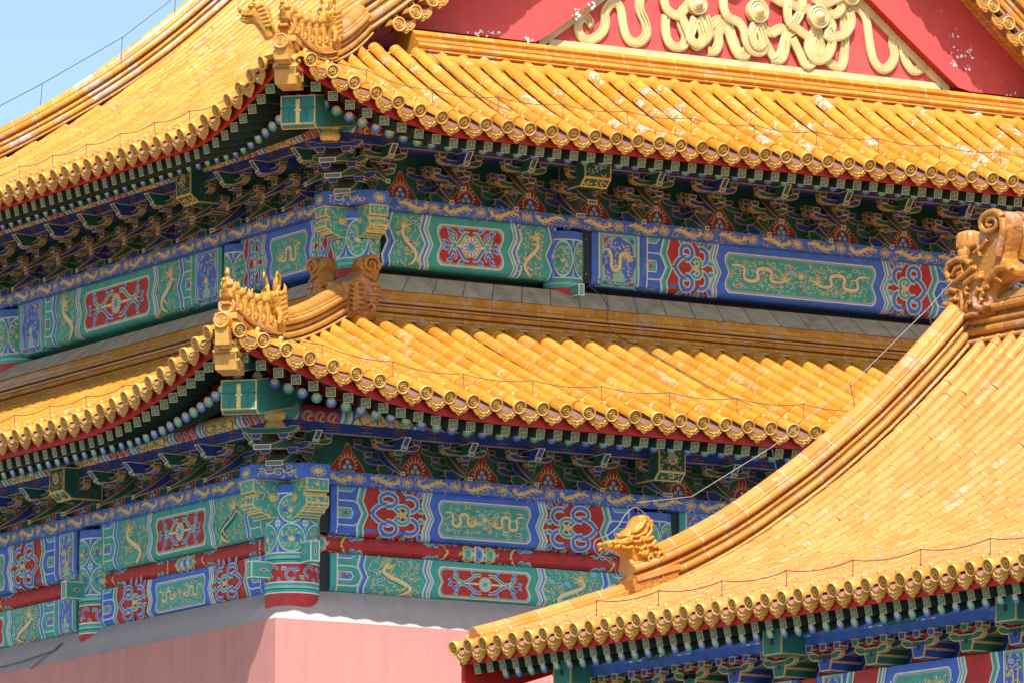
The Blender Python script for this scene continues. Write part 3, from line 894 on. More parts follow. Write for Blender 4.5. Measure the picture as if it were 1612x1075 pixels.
def dragon(p, u, v, w, h, flip=1, l=4, gold='gold_paint', tall=False):
    """gilded dragon in a box with centre u,v, among filigree clouds"""
    T = (lambda x, y: (u+flip*x*w/2, v+y*h/2))
    N = 44
    if tall:
        body = [(-0.05+0.62*sin(5.2*t+0.3)*(1-0.30*t), lerp(-0.86, 0.60, t)) for t in [k/N for k in range(N+1)]]
        m = min(w*1.25, h)*0.62
    else:
        nw = 1.75 if w > 1.3*h else 1.2
        body = [(lerp(-0.92, 0.55, t)-0.10*sin(4*pi*nw*t+2.4), 0.02+0.56*sin(2*pi*nw*t+1.2)*(0.95-0.25*t)) for t in [k/N for k in range(N+1)]]
        m = min(w*0.9, h)*0.72
    bw = m*0.185
    wd = [bw*(0.35+0.75*sin(pi*min(1, (0.10+0.78*k/N)))) for k in range(N+1)]
    pts = [T(*q) for q in body]
    filigree(p, u, v, w*1.02, h*0.98, pts[::3], bw*0.75, l-1, gold, max(0.062, min(0.10, m*0.19)))
    p.strip(pts, [x*1.25 for x in wd], 'green_deep' if gold == 'gold_paint' else gold, l-0.5)
    p.strip(pts, wd, gold, l)
    p.strip([(a[0], a[1]+bw*0.10) for a in pts], [x*0.30 for x in wd], 'cream', l+1)
    def st(pl, k, mm=gold, ll=l): p.strip(pl, [m*k*(1-0.72*i/(len(pl)-1)) for i in range(len(pl))], mm, ll)
    hx, hy = pts[-1]
    f = flip if not tall else (flip if pts[-1][0]-pts[-5][0] >= 0 else flip)
    E_ = lambda x, y: (hx+f*x*m*1.25, hy+y*m*1.25)
    # skull, jaws, horns, beard, mane
    p.fan([E_(0.13*cos(a), 0.11*sin(a)) for a in [2*pi*k/10 for k in range(10)]], gold, l+0.3)
    st([E_(0.02, 0.0), E_(0.20, 0.02), E_(0.28, 0.09)], 0.11); st([E_(0.0, -0.05), E_(0.17, -0.10), E_(0.24, -0.08)], 0.07)
    st([E_(0.0, 0.08), E_(-0.08, 0.20), E_(-0.20, 0.25)], 0.05); st([E_(0.06, 0.08), E_(0.02, 0.23), E_(-0.07, 0.32)], 0.05)
    for k in range(6):
        a = 2.0+0.38*k
        st([E_(0, 0), E_(0.17*cos(a), 0.16*sin(a)), E_(0.29*cos(a+0.25), 0.27*sin(a+0.25))], 0.045)
    for y in (0.12, -0.02): st([E_(0.24, 0.06), E_(0.36, 0.10+y), E_(0.44, 0.04+y)], 0.022)
    p.disc(*E_(0.05, 0.04), m*0.028, 'red_paint', l+2, 6)
    # legs, each with a bent knee and five claws
    for n_, q in enumerate((0.14, 0.38, 0.60, 0.82)):
        i = int(q*N); bx, by = pts[i]
        dx, dy = pts[i+1][0]-pts[i-1][0], pts[i+1][1]-pts[i-1][1]; L = hypot(dx, dy) or 1
        sg = 1 if n_ % 2 else -1
        if not tall: sg = -1 if (by-v) > -0.1*h else 1
        nx, ny = -dy/L*sg, dx/L*sg
        if tall and nx*flip*sg > 9: sg = -sg
        kx, ky = bx+nx*m*0.17+dx/L*m*0.05, by+ny*m*0.17; fx, fy = kx+nx*m*0.10+dx/L*m*0.16, ky+ny*m*0.10-m*0.03
        fx = max(u-w*0.48, min(u+w*0.48, fx)); fy = max(v-h*0.47, min(v+h*0.47, fy))
        st([(bx, by), (kx, ky), (fx, fy)], 0.085)
        a0 = atan2(fy-ky, fx-kx)
        for c in (-1.3, -0.65, 0.0, 0.65, 1.3): st([(fx, fy), (fx+m*0.09*cos(a0+c), fy+m*0.09*sin(a0+c))], 0.03)
        st([(kx, ky), (kx-dx/L*m*0.12, ky-dy/L*m*0.1)], 0.04)
    # tail tuft and spine flames
    tx, ty = pts[0]
    for k in range(4):
        a = atan2(pts[0][1]-pts[2][1], pts[0][0]-pts[2][0])-0.7+0.45*k
        st([(tx, ty), (tx+m*0.14*cos(a), ty+m*0.14*sin(a))], 0.04)

def pearl(p, u, v, h, l=4):
    p.disc(u, v+h*0.08, h*0.11, 'gold_paint', l); p.disc(u, v+h*0.08, h*0.06, 'cream', l+1)
    for a in (0.1, 0.6, 1.1, 1.57, 2.05, 2.55, 3.05):
        p.strip([(u+cos(a)*h*0.12, v+h*0.08+sin(a)*h*0.12), (u+cos(a)*h*0.30, v+h*0.08+sin(a)*h*0.26)], [h*0.035, h*0.01], 'gold_paint', l)
    p.strip([(u, v-h*0.02), (u, v-h*0.3)], h*0.03, 'gold_paint', l)
    for s in (-1, 1):
        p.strip([(u, v-h*0.1), (u+s*h*0.15, v-h*0.14), (u+s*h*0.2, v-h*0.06)], h*0.025, 'gold_paint', l)
        p.strip([(u, v-h*0.22), (u+s*h*0.12, v-h*0.28)], h*0.025, 'gold_paint', l)
    p.fan([(u-h*0.1, v-h*0.42), (u+h*0.1, v-h*0.42), (u, v-h*0.33)], 'red_paint', l)

def lay_scroll(p, pts, w, l, c='blue_paint', c2='blue_light'):
    p.strip(pts, w*1.0, 'gold_paint', l); p.strip(pts, w*0.82, 'cream', l+1); p.strip(pts, w*0.64, c2, l+2); p.strip(pts, w*0.34, c, l+3)

def leaf(p, u, v, a, r, l, c='blue_paint', c2='green_light'):
    def q(x, y): return (u+x*cos(a)-y*sin(a), v+x*sin(a)+y*cos(a))
    o = [(0, 0), (0.35, 0.36), (0.8, 0.34), (0.85, 0.12), (1.25, 0.0), (0.8, -0.28), (0.3, -0.3)]
    p.fan([q(x*r*1.12-0.03*r, y*r*1.2) for x, y in o], 'cream', l)
    p.fan([q(x*r, y*r) for x, y in o], c2, l+1)
    p.fan([q(x*r*0.7+0.08*r, y*r*0.55) for x, y in o], c, l+2)

def rosette(p, u, v, r, l=4, c='green_paint', c2='green_light'):
    for k in range(14):
        a = 2*pi*k/14
        p.disc(u+cos(a)*r*0.85, v+sin(a)*r*0.85, r*0.19, 'gold_paint', l, 8)
    p.disc(u, v, r*0.88, 'gold_paint', l+0.5, 18); p.disc(u, v, r*0.80, 'cream', l+1, 18)
    for k in range(12):
        a = 2*pi*k/12
        p.strip([(u+cos(a)*r*0.5, v+sin(a)*r*0.5), (u+cos(a)*r*0.78, v+sin(a)*r*0.78)], r*0.1, ('blue_paint', 'red_paint')[k % 2], l+2)
    p.disc(u, v, r*0.46, c2, l+3, 16); p.disc(u, v, r*0.32, 'blue_light', l+4, 14); p.disc(u, v, r*0.2, c, l+5, 12)

def flower_panel(p, u, v, w, h, l=4, wide=True):
    """central rosette with four lobed scrolls"""
    r = h*0.25
    for sx in (-1, 1):
        for sy in (-1, 1):
            if wide:
                pts = [(u+sx*t*w*0.40, v+sy*h*(0.20+0.17*sin(t*6.4+0.3))) for t in [0.12+0.88*k/14 for k in range(15)]]
                lay_scroll(p, pts, h*0.15, l, ('blue_paint', 'green_paint')[sy > 0], ('blue_light', 'green_light')[sy > 0])
                e = pts[-1]
                lay_scroll(p, arc(e[0]-sx*h*0.10, e[1], h*0.10, 0 if sx > 0 else pi, (4.4 if sx > 0 else pi-4.4)*1.0, 10), h*0.11, l)
                for t, dy, c in ((0.3, 0.40, 'blue_paint'), (0.62, -0.02, 'green_paint'), (0.8, 0.36, 'blue_paint'), (0.97, 0.02, 'blue_paint')):
                    leaf(p, u+sx*t*w*0.43, v+sy*h*dy, (0.5 if sx > 0 else pi-0.5)*sy, h*0.20, l+4, c, 'green_light' if c[0] == 'g' else 'blue_light')
            else:
                cx, cy = u+sx*w*0.25, v+sy*h*0.22
                a0 = atan2(-sy, -sx)
                pts = [(cx+w*0.145*cos(a), cy+h*0.165*sin(a)) for a in [sx*sy*(0.4-4.9*k/16)+(-pi/2 if sy > 0 else pi/2)+0 for k in range(17)]]
                lay_scroll(p, pts, h*0.15, l)
                leaf(p, u+sx*w*0.40, v+sy*h*0.34, (0.6 if sx > 0 else pi-0.6)*sy, h*0.17, l+4, 'blue_paint', 'green_light')
                leaf(p, u+sx*w*0.42, v+sy*h*0.12, (0.2 if sx > 0 else pi-0.2)*sy, h*0.16, l+4, 'green_paint', 'green_light')
                leaf(p, u+sx*w*0.14, v+sy*h*0.36, (1.2 if sx > 0 else pi-1.2)*sy, h*0.16, l+4, 'green_paint', 'green_light')
        p.strip([(u+sx*r, v), (u+sx*w*0.42, v)], [h*0.1, h*0.02], 'gold_paint', l+4); p.strip([(u+sx*r, v), (u+sx*w*0.40, v)], [h*0.06, h*0.01], 'cream', l+5)
    rosette(p, u, v, r if not wide else h*0.31, l+5)

def scroll_panel(p, u, v, w, h, flip=1, l=4):
    """red panel with interlaced blue ribbons (pointing with flip)"""
    T = lambda x, y: (u+flip*x*w/2, v+y*h/2)
    for sy in (-1, 1):
        a = [T(-0.95+1.05*t, sy*(0.42*sin(pi*t)**0.8)) for t in [k/12 for k in range(13)]]
        lay_scroll(p, a, h*0.13, l)
        b = [T(-0.35+0.33*cos(t)*0.9, sy*(0.58+0.27*sin(t))) for t in [3.8-5.6*k/16 for k in range(17)]]
        lay_scroll(p, b, h*0.135, l+4)
        c = [T(0.42+0.30*cos(t), sy*(0.46+0.30*sin(t))) for t in [-2.2+4.3*k/14 for k in range(15)]]
        lay_scroll(p, c, h*0.13, l+2)
        d = [T(0.15+0.24*cos(t), sy*(0.16+0.2*sin(t))) for t in [-0.6+3.4*k/10 for k in range(11)]]
        lay_scroll(p, d, h*0.11, l+5, 'green_paint', 'green_light')
        for x, y, a_, cc in ((-0.55, 0.86, 2.0, 'green_paint'), (-0.2, 0.9, 1.2, 'blue_paint'), (0.2, 0.84, 1.4, 'green_paint'), (0.72, 0.72, 0.9, 'blue_paint'), (0.70, 0.25, -0.2, 'green_paint'), (0.55, 0.9, 1.6, 'blue_paint')):
            leaf(p, *T(x, sy*y), (a_ if flip > 0 else pi-a_)*sy, h*0.165, l+6, cc, 'green_light' if cc[0] == 'g' else 'blue_light')
    p.strip([T(-0.05, 0), T(0.3, 0)], h*0.09, 'gold_paint', l+6)
    p.fan([T(0.1, 0.16), T(0.2, 0), T(0.1, -0.16), T(0.0, 0)], 'gold_paint', l+7)

def lotus_scroll(p, u, v, w, h, l=3, gold='gold_paint'):
    r = min(w, h)
    filigree(p, u, v, w, h, [(u, v-h*0.06)], r*0.2, l, gold, max(0.05, min(0.075, r*0.2)), False)
    p.disc(u, v-h*0.08, r*0.15, gold, l+1, 10, 0.8)
    for k in range(7):
        a = pi*(0.02+0.16*k)
        p.strip([(u, v-h*0.09), (u+cos(a)*r*0.20, v-h*0.06+sin(a)*r*0.17)], [r*0.10, r*0.02], gold, l+1)

ZIG = [(0, .6), (.25, 0), (.5, 1), (.75, 0), (1, .6)]
def beam_paint(p, L, H, red, two=True, box=0.0, seed=0, mirrorable=True, endcap=True, lay=None):
    """Court-style beam painting.  red: ends are red scroll panels with a blue framed dragon field; otherwise green dragon ends with a red flower field"""
    C1, C2 = ('blue_paint', 'green_paint') if red else ('green_paint', 'blue_paint')
    C1l, C2l = ('blue_light', 'green_light') if red else ('green_light', 'blue_light')
    amp = 0.085*H/0.75
    vs = [0, .06, .125, .25, .375, .5, .625, .75, .875, 1]; vs = [x*H for x in vs]
    zig = lambda v: amp*interp(ZIG, v/H)
    p.rect(0, 0, L, H, C1, 0, 8)
    if lay is None: lay = dict(strip=0.12, finger=0.40, ch=0.10, zt=0.98)
    for s in (0, 1):
        U = (lambda x: x) if s == 0 else (lambda x: L-x)
        f = 1 if s == 0 else -1
        x = 0.0
        def vline(xx, w=0.022, m='cream', l=3): p.rect(U(xx-w/2), 0, U(xx+w/2), H, m, l, 8)
        if endcap:
            x += lay['strip']*0.9; vline(x)
        if box:
            x0, x1 = x, x+box
            p.rect(U(x0), 0, U(x1), H, 'green_light' if red else 'blue_light', 1, 8)
            p.rect(U(x0+0.03), H*0.04, U(x1-0.03), H*0.96, 'green_paint' if red else 'blue_paint', 2, 8)
            p.rect(U(x0+0.05), H*0.06, U(x1-0.05), H*0.94, 'green_light', 2.5, 8)
            cu, cv = U((x0+x1)/2), H*0.52; rw, rh = box*0.42, H*0.42
            ql = lambda k: [(cu+rw*k*cos(t)*(1+0.06*cos(8*t)), cv+rh*k*sin(t)*(1+0.06*cos(8*t))) for t in [2*pi*i/40 for i in range(40)]]
            p.fan(ql(1.04), 'gold_line', 3.2); p.fan(ql(1.0), 'blue_paint', 4)
            if red: dragon(p, cu, cv, box*0.72, H*0.72, f, 6, 'gold_paint', False)
            else: lotus_scroll(p, cu, cv, box*0.55, H*0.7, 6)
            for dx in (-1, 1):
                for dy in (-1, 1):
                    p.fan([(cu+dx*box*0.38, cv+dy*H*0.40), (cu+dx*box*0.22, cv+dy*H*0.42), (cu+dx*box*0.38, cv+dy*H*0.28)], ('red_paint', 'blue_paint')[dx*dy > 0], 4)
            x = x1; vline(x); p.rect(U(x+0.03), 0, U(x+0.12), H, C1, 3, 8); x += 0.15; vline(x)
        if lay['finger']:
            w = lay['finger']; x0 = x; x1 = x+w
            Rb = lambda v: U(x1 - amp + zig(v))
            # three pointed fingers
            p.region(lambda v: U(x0), lambda v: Rb(v), vs, C1, 1)
            for c in (0.0, 0.5, 1.0):
                hh = H*0.105
                for k, (mm, e) in enumerate((('cream', 0.0), (C1l, 0.018), (C2, 0.032), (C2l, 0.055), (C2, 0.066))):
                    h2 = hh-e*0.75
                    if h2 <= 0: continue
                    v0, v1 = max(0, H*c-h2), min(H, H*c+h2)
                    tip = x1-amp-0.05-e; neck = x1-0.17-e*0.4
                    pts = [(U(x0+e), v0), (U(neck), v0), (U(tip if c == 0.5 else neck+0.08), H*c if 0 < c < 1 else (v0 if c == 0 else v1)), (U(neck), v1), (U(x0+e), v1)]
                    p.poly(pts, mm, 2+k*0.7)
                if 0 < c < 1: p.disc(U(x1-0.26), H*c, 0.03, 'red_paint', 6, 6); p.strip(arc(U(x1-0.3), H*c, 0.06, 0, 4, 8), 0.02, 'gold_line', 6)
            for c in (0.27, 0.73):
                p.strip([(U(x0), H*c), (U(x1-0.13), H*c), (U(x1-0.02-amp*0.4), H*(c+(0.06 if c < .5 else -0.06)))], 0.02, 'cream', 3)
            x = x1
        # chevron
        def chev(xc, w, m, ml):
            a = lambda v: U(xc - amp + zig(v)); b = lambda v: U(xc - amp + w + zig(v))
            p.region(a, b, vs, m, 4)
            p.line_v(a, vs, 0.026, 'cream', 5); 
            p.line_v(lambda v: a(v)+f*0.024, vs, 0.018, ml, 4.6)
            p.line_v(b, vs, 0.022, 'cream', 5)
        chev(x, lay['ch'], C2, C2l); x += lay['ch']
        # end field
        zt = lay['zt']; x0 = x; x1 = x+zt
        p.region(lambda v: U(x0-amp+zig(v)), lambda v: U(x1-amp+zig(v)), vs, 'red_paint' if red else 'green_paint', 1)
        if zt > 0.5:
            cu = U((x0+x1)/2)
            if red: scroll_panel(p, cu, H*0.53, zt*0.92, H*0.92, f, 6)
            else:
                dragon(p, cu-f*0.01, H*0.52, zt*0.86, H*0.90, f, 6, 'gold_paint', True if zt < 1.0 else False)
        x = x1
        chev(x, lay['ch']*0.62, C2, C2l); x += lay['ch']*0.62
        chev(x, lay['ch']*0.5, C1, C1l); x += lay['ch']*0.5
        xin = x
    # centre field
    g = 0.10 if H > 0.62 else 0.085
    vi = [H*(0.16+0.72*k/8) for k in range(9)]
    FZ = [(0, .9), (.1, 0), (.25, 0), (.5, .9), (.75, 0), (.9, 0), (1, .9)]
    def edge(v, e): return xin+g-amp*0.3 + amp*0.75*interp(FZ, (v-vi[0])/(vi[-1]-vi[0])) + e
    for k, (e, mm) in enumerate(((0.0, 'cream'), (0.02, C1l), (0.035, 'gold_line'), (0.05, 'green_paint' if red else 'red_paint'))):
        vv = [lerp(vi[0]+e*0.9, vi[-1]-e*0.9, q/12) for q in range(13)]
        p.region(lambda v: edge(lerp(vi[0], vi[-1], (v-vv[0])/(vv[-1]-vv[0])), e), lambda v: L-edge(lerp(vi[0], vi[-1], (v-vv[0])/(vv[-1]-vv[0])), e), vv, mm, 2+k)
    w = L-2*xin-2*g-0.2; cu = L/2; cv = (vi[0]+vi[-1])/2; hh = vi[-1]-vi[0]-0.1
    if red:
        dw = min(w*0.46, hh*2.4)
        if two:
            dragon(p, cu-w*0.26, cv, dw, hh*0.86, 1, 7); dragon(p, cu+w*0.26, cv, dw, hh*0.86, -1, 7); pearl(p, cu, cv, hh*0.8, 7)
        else: dragon(p, cu, cv, w*0.8, hh*0.86, 1, 7)
    else:
        flower_panel(p, cu, cv, w, hh, 7, w > hh*1.5)

def band_paint(p, L, H, off=0.0):
    p.rect(0, 0, L, H, 'blue_paint', 0, 2)
    filigree(p, L/2, H/2, L-0.1, H*0.86, None, 0, 1, 'gold_line', 0.085, False)
    x = 0.12+off; f = 1; step = 0.80
    while x < L-0.3:
        # running dragon, then a cloud spray
        w = min(0.46, L-x-0.05)
        pts = [(x+w*t, H*0.5+H*0.20*sin(5.4*t+0.6)*f) for t in [k/16 for k in range(17)]]
        p.strip(pts, [0.020+0.034*sin(pi*min(1, 0.15+0.8*k/16)) for k in range(17)], 'gold_paint', 3)
        hx = pts[-1][0] if f > 0 else pts[0][0]; hy = H*0.55
        p.disc(hx, hy, H*0.20, 'gold_paint', 3, 8)
        for k in range(6):
            a = R_.uniform(0, 6.28); p.strip([(hx, hy), (hx+cos(a)*H*0.33, hy+sin(a)*H*0.33)], [0.022, 0.006], 'gold_paint', 3)
        for q in (0.2, 0.42, 0.6, 0.78):
            b = pts[int(16*q)]; sy = -1 if b[1] > H*0.5 else 1
            for sg in (-1, 1):
                p.strip([b, (b[0]+sg*0.02, b[1]+0.035*sg), (b[0]+0.06, b[1]+0.055*sg)], [0.024, 0.016, 0.008], 'gold_paint', 3)
        for k in range(4):
            p.disc(x+R_.uniform(0, w), H*R_.choice((0.12, 0.85)), 0.014, ('gold_line', 'blue_light')[k % 2], 3, 6)
        cx = x+w+0.15
        if cx < L-0.1:
            p.disc(cx, H*0.5, H*0.14, 'gold_paint', 3, 8)
            for k in range(9):
                a = 2*pi*k/9+0.2
                e = (cx+cos(a)*0.105, H*0.5+sin(a)*H*0.38)
                e = (cx+cos(a)*0.085, H*0.5+sin(a)*H*0.34); p.strip([(cx, H*0.5), e, (e[0]+0.03*cos(a+1.4), e[1]+0.03*sin(a+1.4))], [0.014, 0.018, 0.008], 'gold_paint', 3)
        x += step
        if R_.random() < 0.25: f = -f

def board_paint(p, L, H):
    """red rail with a flower cluster in the middle and half clusters at the ends"""
    p.rect(0, 0, L, H, 'red_paint', 0, 6)
    def cluster(cu, sides=(-1, 1), n=3):
        for k in range(n):
            x = cu+(k-(n-1)/2)*H*0.50
            for q in range(10):
                a = 2*pi*q/10; p.disc(x+cos(a)*H*0.22, H*0.5+sin(a)*H*0.36, H*0.07, 'gold_paint' if k % 2 == 0 else 'cream', 3, 6, 1.3)
            p.disc(x, H*0.5, H*0.24, 'gold_paint' if k % 2 == 0 else 'cream', 3.5, 14, 1.5)
            p.disc(x, H*0.5, H*0.16, 'green_light' if k % 2 == 0 else 'blue_light', 5, 12, 1.5); p.disc(x, H*0.5, H*0.09, 'green_paint' if k % 2 == 0 else 'blue_paint', 6, 10, 1.5)
        for s in sides:
            x = cu+s*(n*H*0.27)
            for sy in (-1, 1):
                p.strip([(x, H*0.5), (x+s*H*0.45, H*(0.5+0.36*sy)), (x+s*H*0.75, H*(0.5+0.38*sy))], H*0.07, 'green_light', 3)
                p.strip([(x+s*H*0.6, H*0.5), (x+s*H*0.75, H*(0.5+0.25*sy)), (x+s*H*0.95, H*(0.5+0.40*sy))], H*0.09, 'gold_paint', 4)
                leaf(p, x+s*H*0.95, H*(0.5+0.24*sy), 0.15*sy if s > 0 else pi-0.15*sy, H*0.30, 4, 'blue_paint' if sy > 0 else 'green_paint', 'blue_light')
                leaf(p, x+s*H*1.25, H*(0.5+0.28*sy), 0.1*sy if s > 0 else pi-0.1*sy, H*0.32, 4, 'green_paint', 'green_light')
                leaf(p, x+s*H*0.1, H*(0.5+0.30*sy), 0.6*sy if s > 0 else pi-0.6*sy, H*0.2, 4, 'green_paint', 'green_light')
    cluster(L/2); cluster(H*0.3, (1,), 1); cluster(L-H*0.3, (-1,), 1)
# ------------------------------------------------------------------ timber frame of the hall
def FACE(i):
    """(a, d, z) -> world for the four sides, d measured outwards from the column line"""
    return (FRT, FLT, FBX, FBY)[i]

def beam_map(F, a0, d0, zbot, Hz, r=0.11):
    q = r*pi/2
    def M(u, v, off):
        if v >= q: d, z, nd, nz = d0, zbot+r+(v-q), 1, 0
        else:
            ph = (q-v)/r
            d, z, nd, nz = d0-r+r*cos(ph), zbot+r-r*sin(ph), cos(ph), -sin(ph)
        return Vector(F(a0+u, d+nd*off, z+nz*off))
    return M, Hz-r+q

def beam_solid(mb, F, a0, a1, d0, d1, zbot, ztop, m, r=0.11):
    k = [(d0-r+r*cos(t), zbot+r-r*sin(t)) for t in [pi/2*i/5 for i in range(5, -1, -1)]]
    prof = [(d1, ztop), (d1, zbot)] + [(d1+0.001, zbot)] + k + [(d0, ztop)]
    prof = [(d1, ztop), (d1, zbot)] + k + [(d0, ztop)]
    A = [Vector(F(a0, d, z)) for d, z in prof]; B = [Vector(F(a1, d, z)) for d, z in prof]
    n = len(prof)
    mb.poly(A, m); mb.poly(list(reversed(B)), m)
    mb.add(A+B, [(i, (i+1) % n, n+(i+1) % n, n+i) for i in range(n)], m)

def painted_beam(F, a0, a1, d0, zbot, ztop, red, name='painted_beam', **kw):
    mb = MB()
    beam_solid(mb, F, a0, a1, d0-0.003, d0-0.42, zbot+0.003, ztop, 'blue_paint' if red else 'green_paint')
    M, H = beam_map(F, a0, d0, zbot, ztop-zbot)
    beam_paint(Pen(mb, M), a1-a0, H, red, **kw)
    return hobj(mb, name)

def red_rail(F, a0, a1, d0, zbot, ztop):
    mb = MB(); c = (zbot+ztop)/2; R = (ztop-zbot)/2
    # half-round rail
    def M(u, v, off):
        H = R*2*1.35; t = (v/H-0.5)*pi*0.86
        return Vector(F(a0+u, d0-0.10+(0.12+off)*cos(t), c+(R+off)*sin(t)))
    board_paint(Pen(mb, M), a1-a0, R*2*1.35)
    mb.box((a0, d0-0.4, zbot-0.01), (a1, d0-0.1, ztop+0.01), 'red_paint', lambda q: Vector(F(q.x, q.y, q.z)))
    return hobj(mb, 'red_rail')

def band_beam(F, a0, a1, d0, zbot, ztop, off=0.0):
    mb = MB()
    mb.box((a0, d0-0.5, zbot), (a1, d0-0.002, ztop), 'blue_paint', lambda q: Vector(F(q.x, q.y, q.z)))
    M = lambda u, v, o: Vector(F(a0+u, d0+o, zbot+v))
    band_paint(Pen(mb, M), a1-a0, ztop-zbot, off)
    return hobj(mb, 'dragon_band')

def column(x, y, zb, zt, r, face_az, full=True):
    """round column; paint is wrapped over the half that faces out (face_az = outward azimuth)"""
    mb = MB()
    def M(u, v, off):
        a = face_az + u/r
        return Vector((x+cos(a)*(r+off), y+sin(a)*(r+off), zb+v))
    mb.tube([(x, y, zb-0.4), (x, y, zt)], r-0.003, 'red_paint', 40)
    p = Pen(mb, M); H = zt-zb; W = pi*r*1.9
    def band(v0, v1, m, l): p.rect(-W/2, v0, W/2, v1, m, l, 1, 30)
    if full:
        b = 0.18
        band(b, b+0.17, 'green_paint', 1); band(b+0.06, b+0.075, 'green_deep', 2); band(b+0.075, b+0.11, 'green_light', 2); band(b, b+0.02, 'cream', 2); band(b+0.15, b+0.17, 'cream', 2)
        band(b+0.17, b+0.42, 'red_paint', 1)
        for k in range(-4, 5):
            u = k*0.27
            lay_scroll(p, arc(u, b+0.29+(0.02 if k % 2 else -0.02), 0.075, 0.3, 4.6 if k % 2 else 5.6, 12), 0.04, 3)
            leaf(p, u+0.12, b+0.33 if k % 2 else b+0.25, 0.5 if k % 2 else -0.6, 0.075, 3, 'green_paint', 'green_light')
            leaf(p, u+0.05, b+0.22 if k % 2 else b+0.36, -0.5, 0.06, 3, 'blue_paint', 'blue_light')
        g = b+0.42
        band(g, g+0.17, 'green_paint', 1); band(g+0.055, g+0.07, 'green_deep', 2); band(g+0.08, g+0.12, 'green_light', 2); band(g, g+0.02, 'cream', 2); band(g+0.15, g+0.17, 'cream', 2)
        f0 = g+0.17
    else:
        band(0, 0.16, 'green_paint', 1); band(0.05, 0.08, 'green_light', 2); band(0.14, 0.16, 'cream', 2)
        f0 = 0.16
    f1 = H-0.14
    band(f1, H, 'blue_paint', 1); band(f1, f1+0.02, 'cream', 2)
    band(f0, f1, 'blue_paint', 1)
    # lattice of green ovals with gilt scrolls between blue waists
    n = max(1, round((f1-f0)/0.42)); hh = (f1-f0)/n; ww = pi*r*2/6
    for i in range(n+1):
        for k in range(-3, 3):
            u = (k+0.5)*ww; v = f0+hh*i
            for q in (1.0, -1.0):
                for a in (0, pi/2, pi, -pi/2):
                    e = (u+cos(a)*0.10, v+sin(a)*0.13)
                    if f0 < e[1] < f1: p.strip([(u, v), e], [0.06, 0.004], 'blue_light' if a in (0, pi) else 'green_light', 3)
            if f0 < v < f1:
                for a in range(4):
                    p.disc(u+cos(a*pi/2+pi/4)*0.035, v+sin(a*pi/2+pi/4)*0.035, 0.022, 'cream', 4, 6); 
                p.disc(u, v, 0.03, 'green_light', 5, 8)
    for i in range(n):
        for k in range(-3, 4):
            u = k*ww; v = f0+hh*(i+0.5)
            if abs(u)+ww*0.5 > W/2: continue
            def oval(s): 
                o = []
                for t in [2*pi*j/24 for j in range(24)]:
                    o.append((u+ww*0.5*s*(abs(cos(t))**0.9)*(1 if cos(t) > 0 else -1), v+hh*0.5*s*(abs(sin(t))**1.15)*(1 if sin(t) > 0 else -1)))
                return o
            p.fan(oval(1.0), 'cream', 3); p.fan(oval(0.93), 'green_light', 4); p.fan(oval(0.88), 'green_paint', 5)
            lotus_scroll(p, u, v, ww*0.74, hh*0.74, 6)
    return hobj(mb, 'column')

Z2, Z21, Z22 = 15.28, 15.84, 15.845      # lower beam
Z1, Z11 = 16.115, 16.82
ZB = 17.01
UZ0, UZ1, UB = 20.52, 21.33, 21.52
CA = 5.92

# lower storey
cols_x = [0, CA, LX-CA, LX]; cols_y = [0, CA, LY-SB, LY]
for i, (F, L, cs) in enumerate(((FRT, LX, cols_x), (FLT, LY, cols_y), (FBX, LY, cols_y), (FBY, LX, cols_x))):
    for k in range(3):
        a0 = cs[k] + (0.545 if k == 0 else 0.50); a1 = cs[k+1]-(0.27 if k < 2 else 0.545)
        if i >= 2:
            mb = MB(); beam_solid(mb, F, a0, a1, 0.15, -0.3, Z2, Z11, 'green_paint'); hobj(mb, 'painted_beam'); continue
        flip = (k % 2 == 0) == (i == 0)
        kw = dict(box=0.45) if (i == 1 and k == 1) or (i == 0 and k == 1) else {}
        painted_beam(F, a0, a1, 0.15, Z1, Z11, flip, **kw)
        red_rail(F, a0-0.25, a1+0.1, 0.10, Z21, Z1)
        painted_beam(F, a0, a1, 0.15, Z2, Z21, not flip, **kw)
    band_beam(F, 0.2, L-0.2, 0.28, Z11+0.001, ZB, 0.1*i)
for ix, x in enumerate(cols_x):
    for iy, y in enumerate(cols_y):
        if 0 < ix < 3 and 0 < iy < 3: continue
        if ix == 0 and iy == 0: column(x, y, 15.02, 16.76, 0.39, radians(180+59.5))
        elif iy == 0: column(x+0.02, y+0.0, 15.02, 16.76, 0.36, radians(270-30))
        elif ix == 0: column(x+0.05, y, 15.02, 16.76, 0.36, radians(180+59))
        else:
            mb = MB(); mb.tube([(x, y, 14.6), (x, y, 16.8)], 0.36, 'red_paint', 20); hobj(mb, 'column')

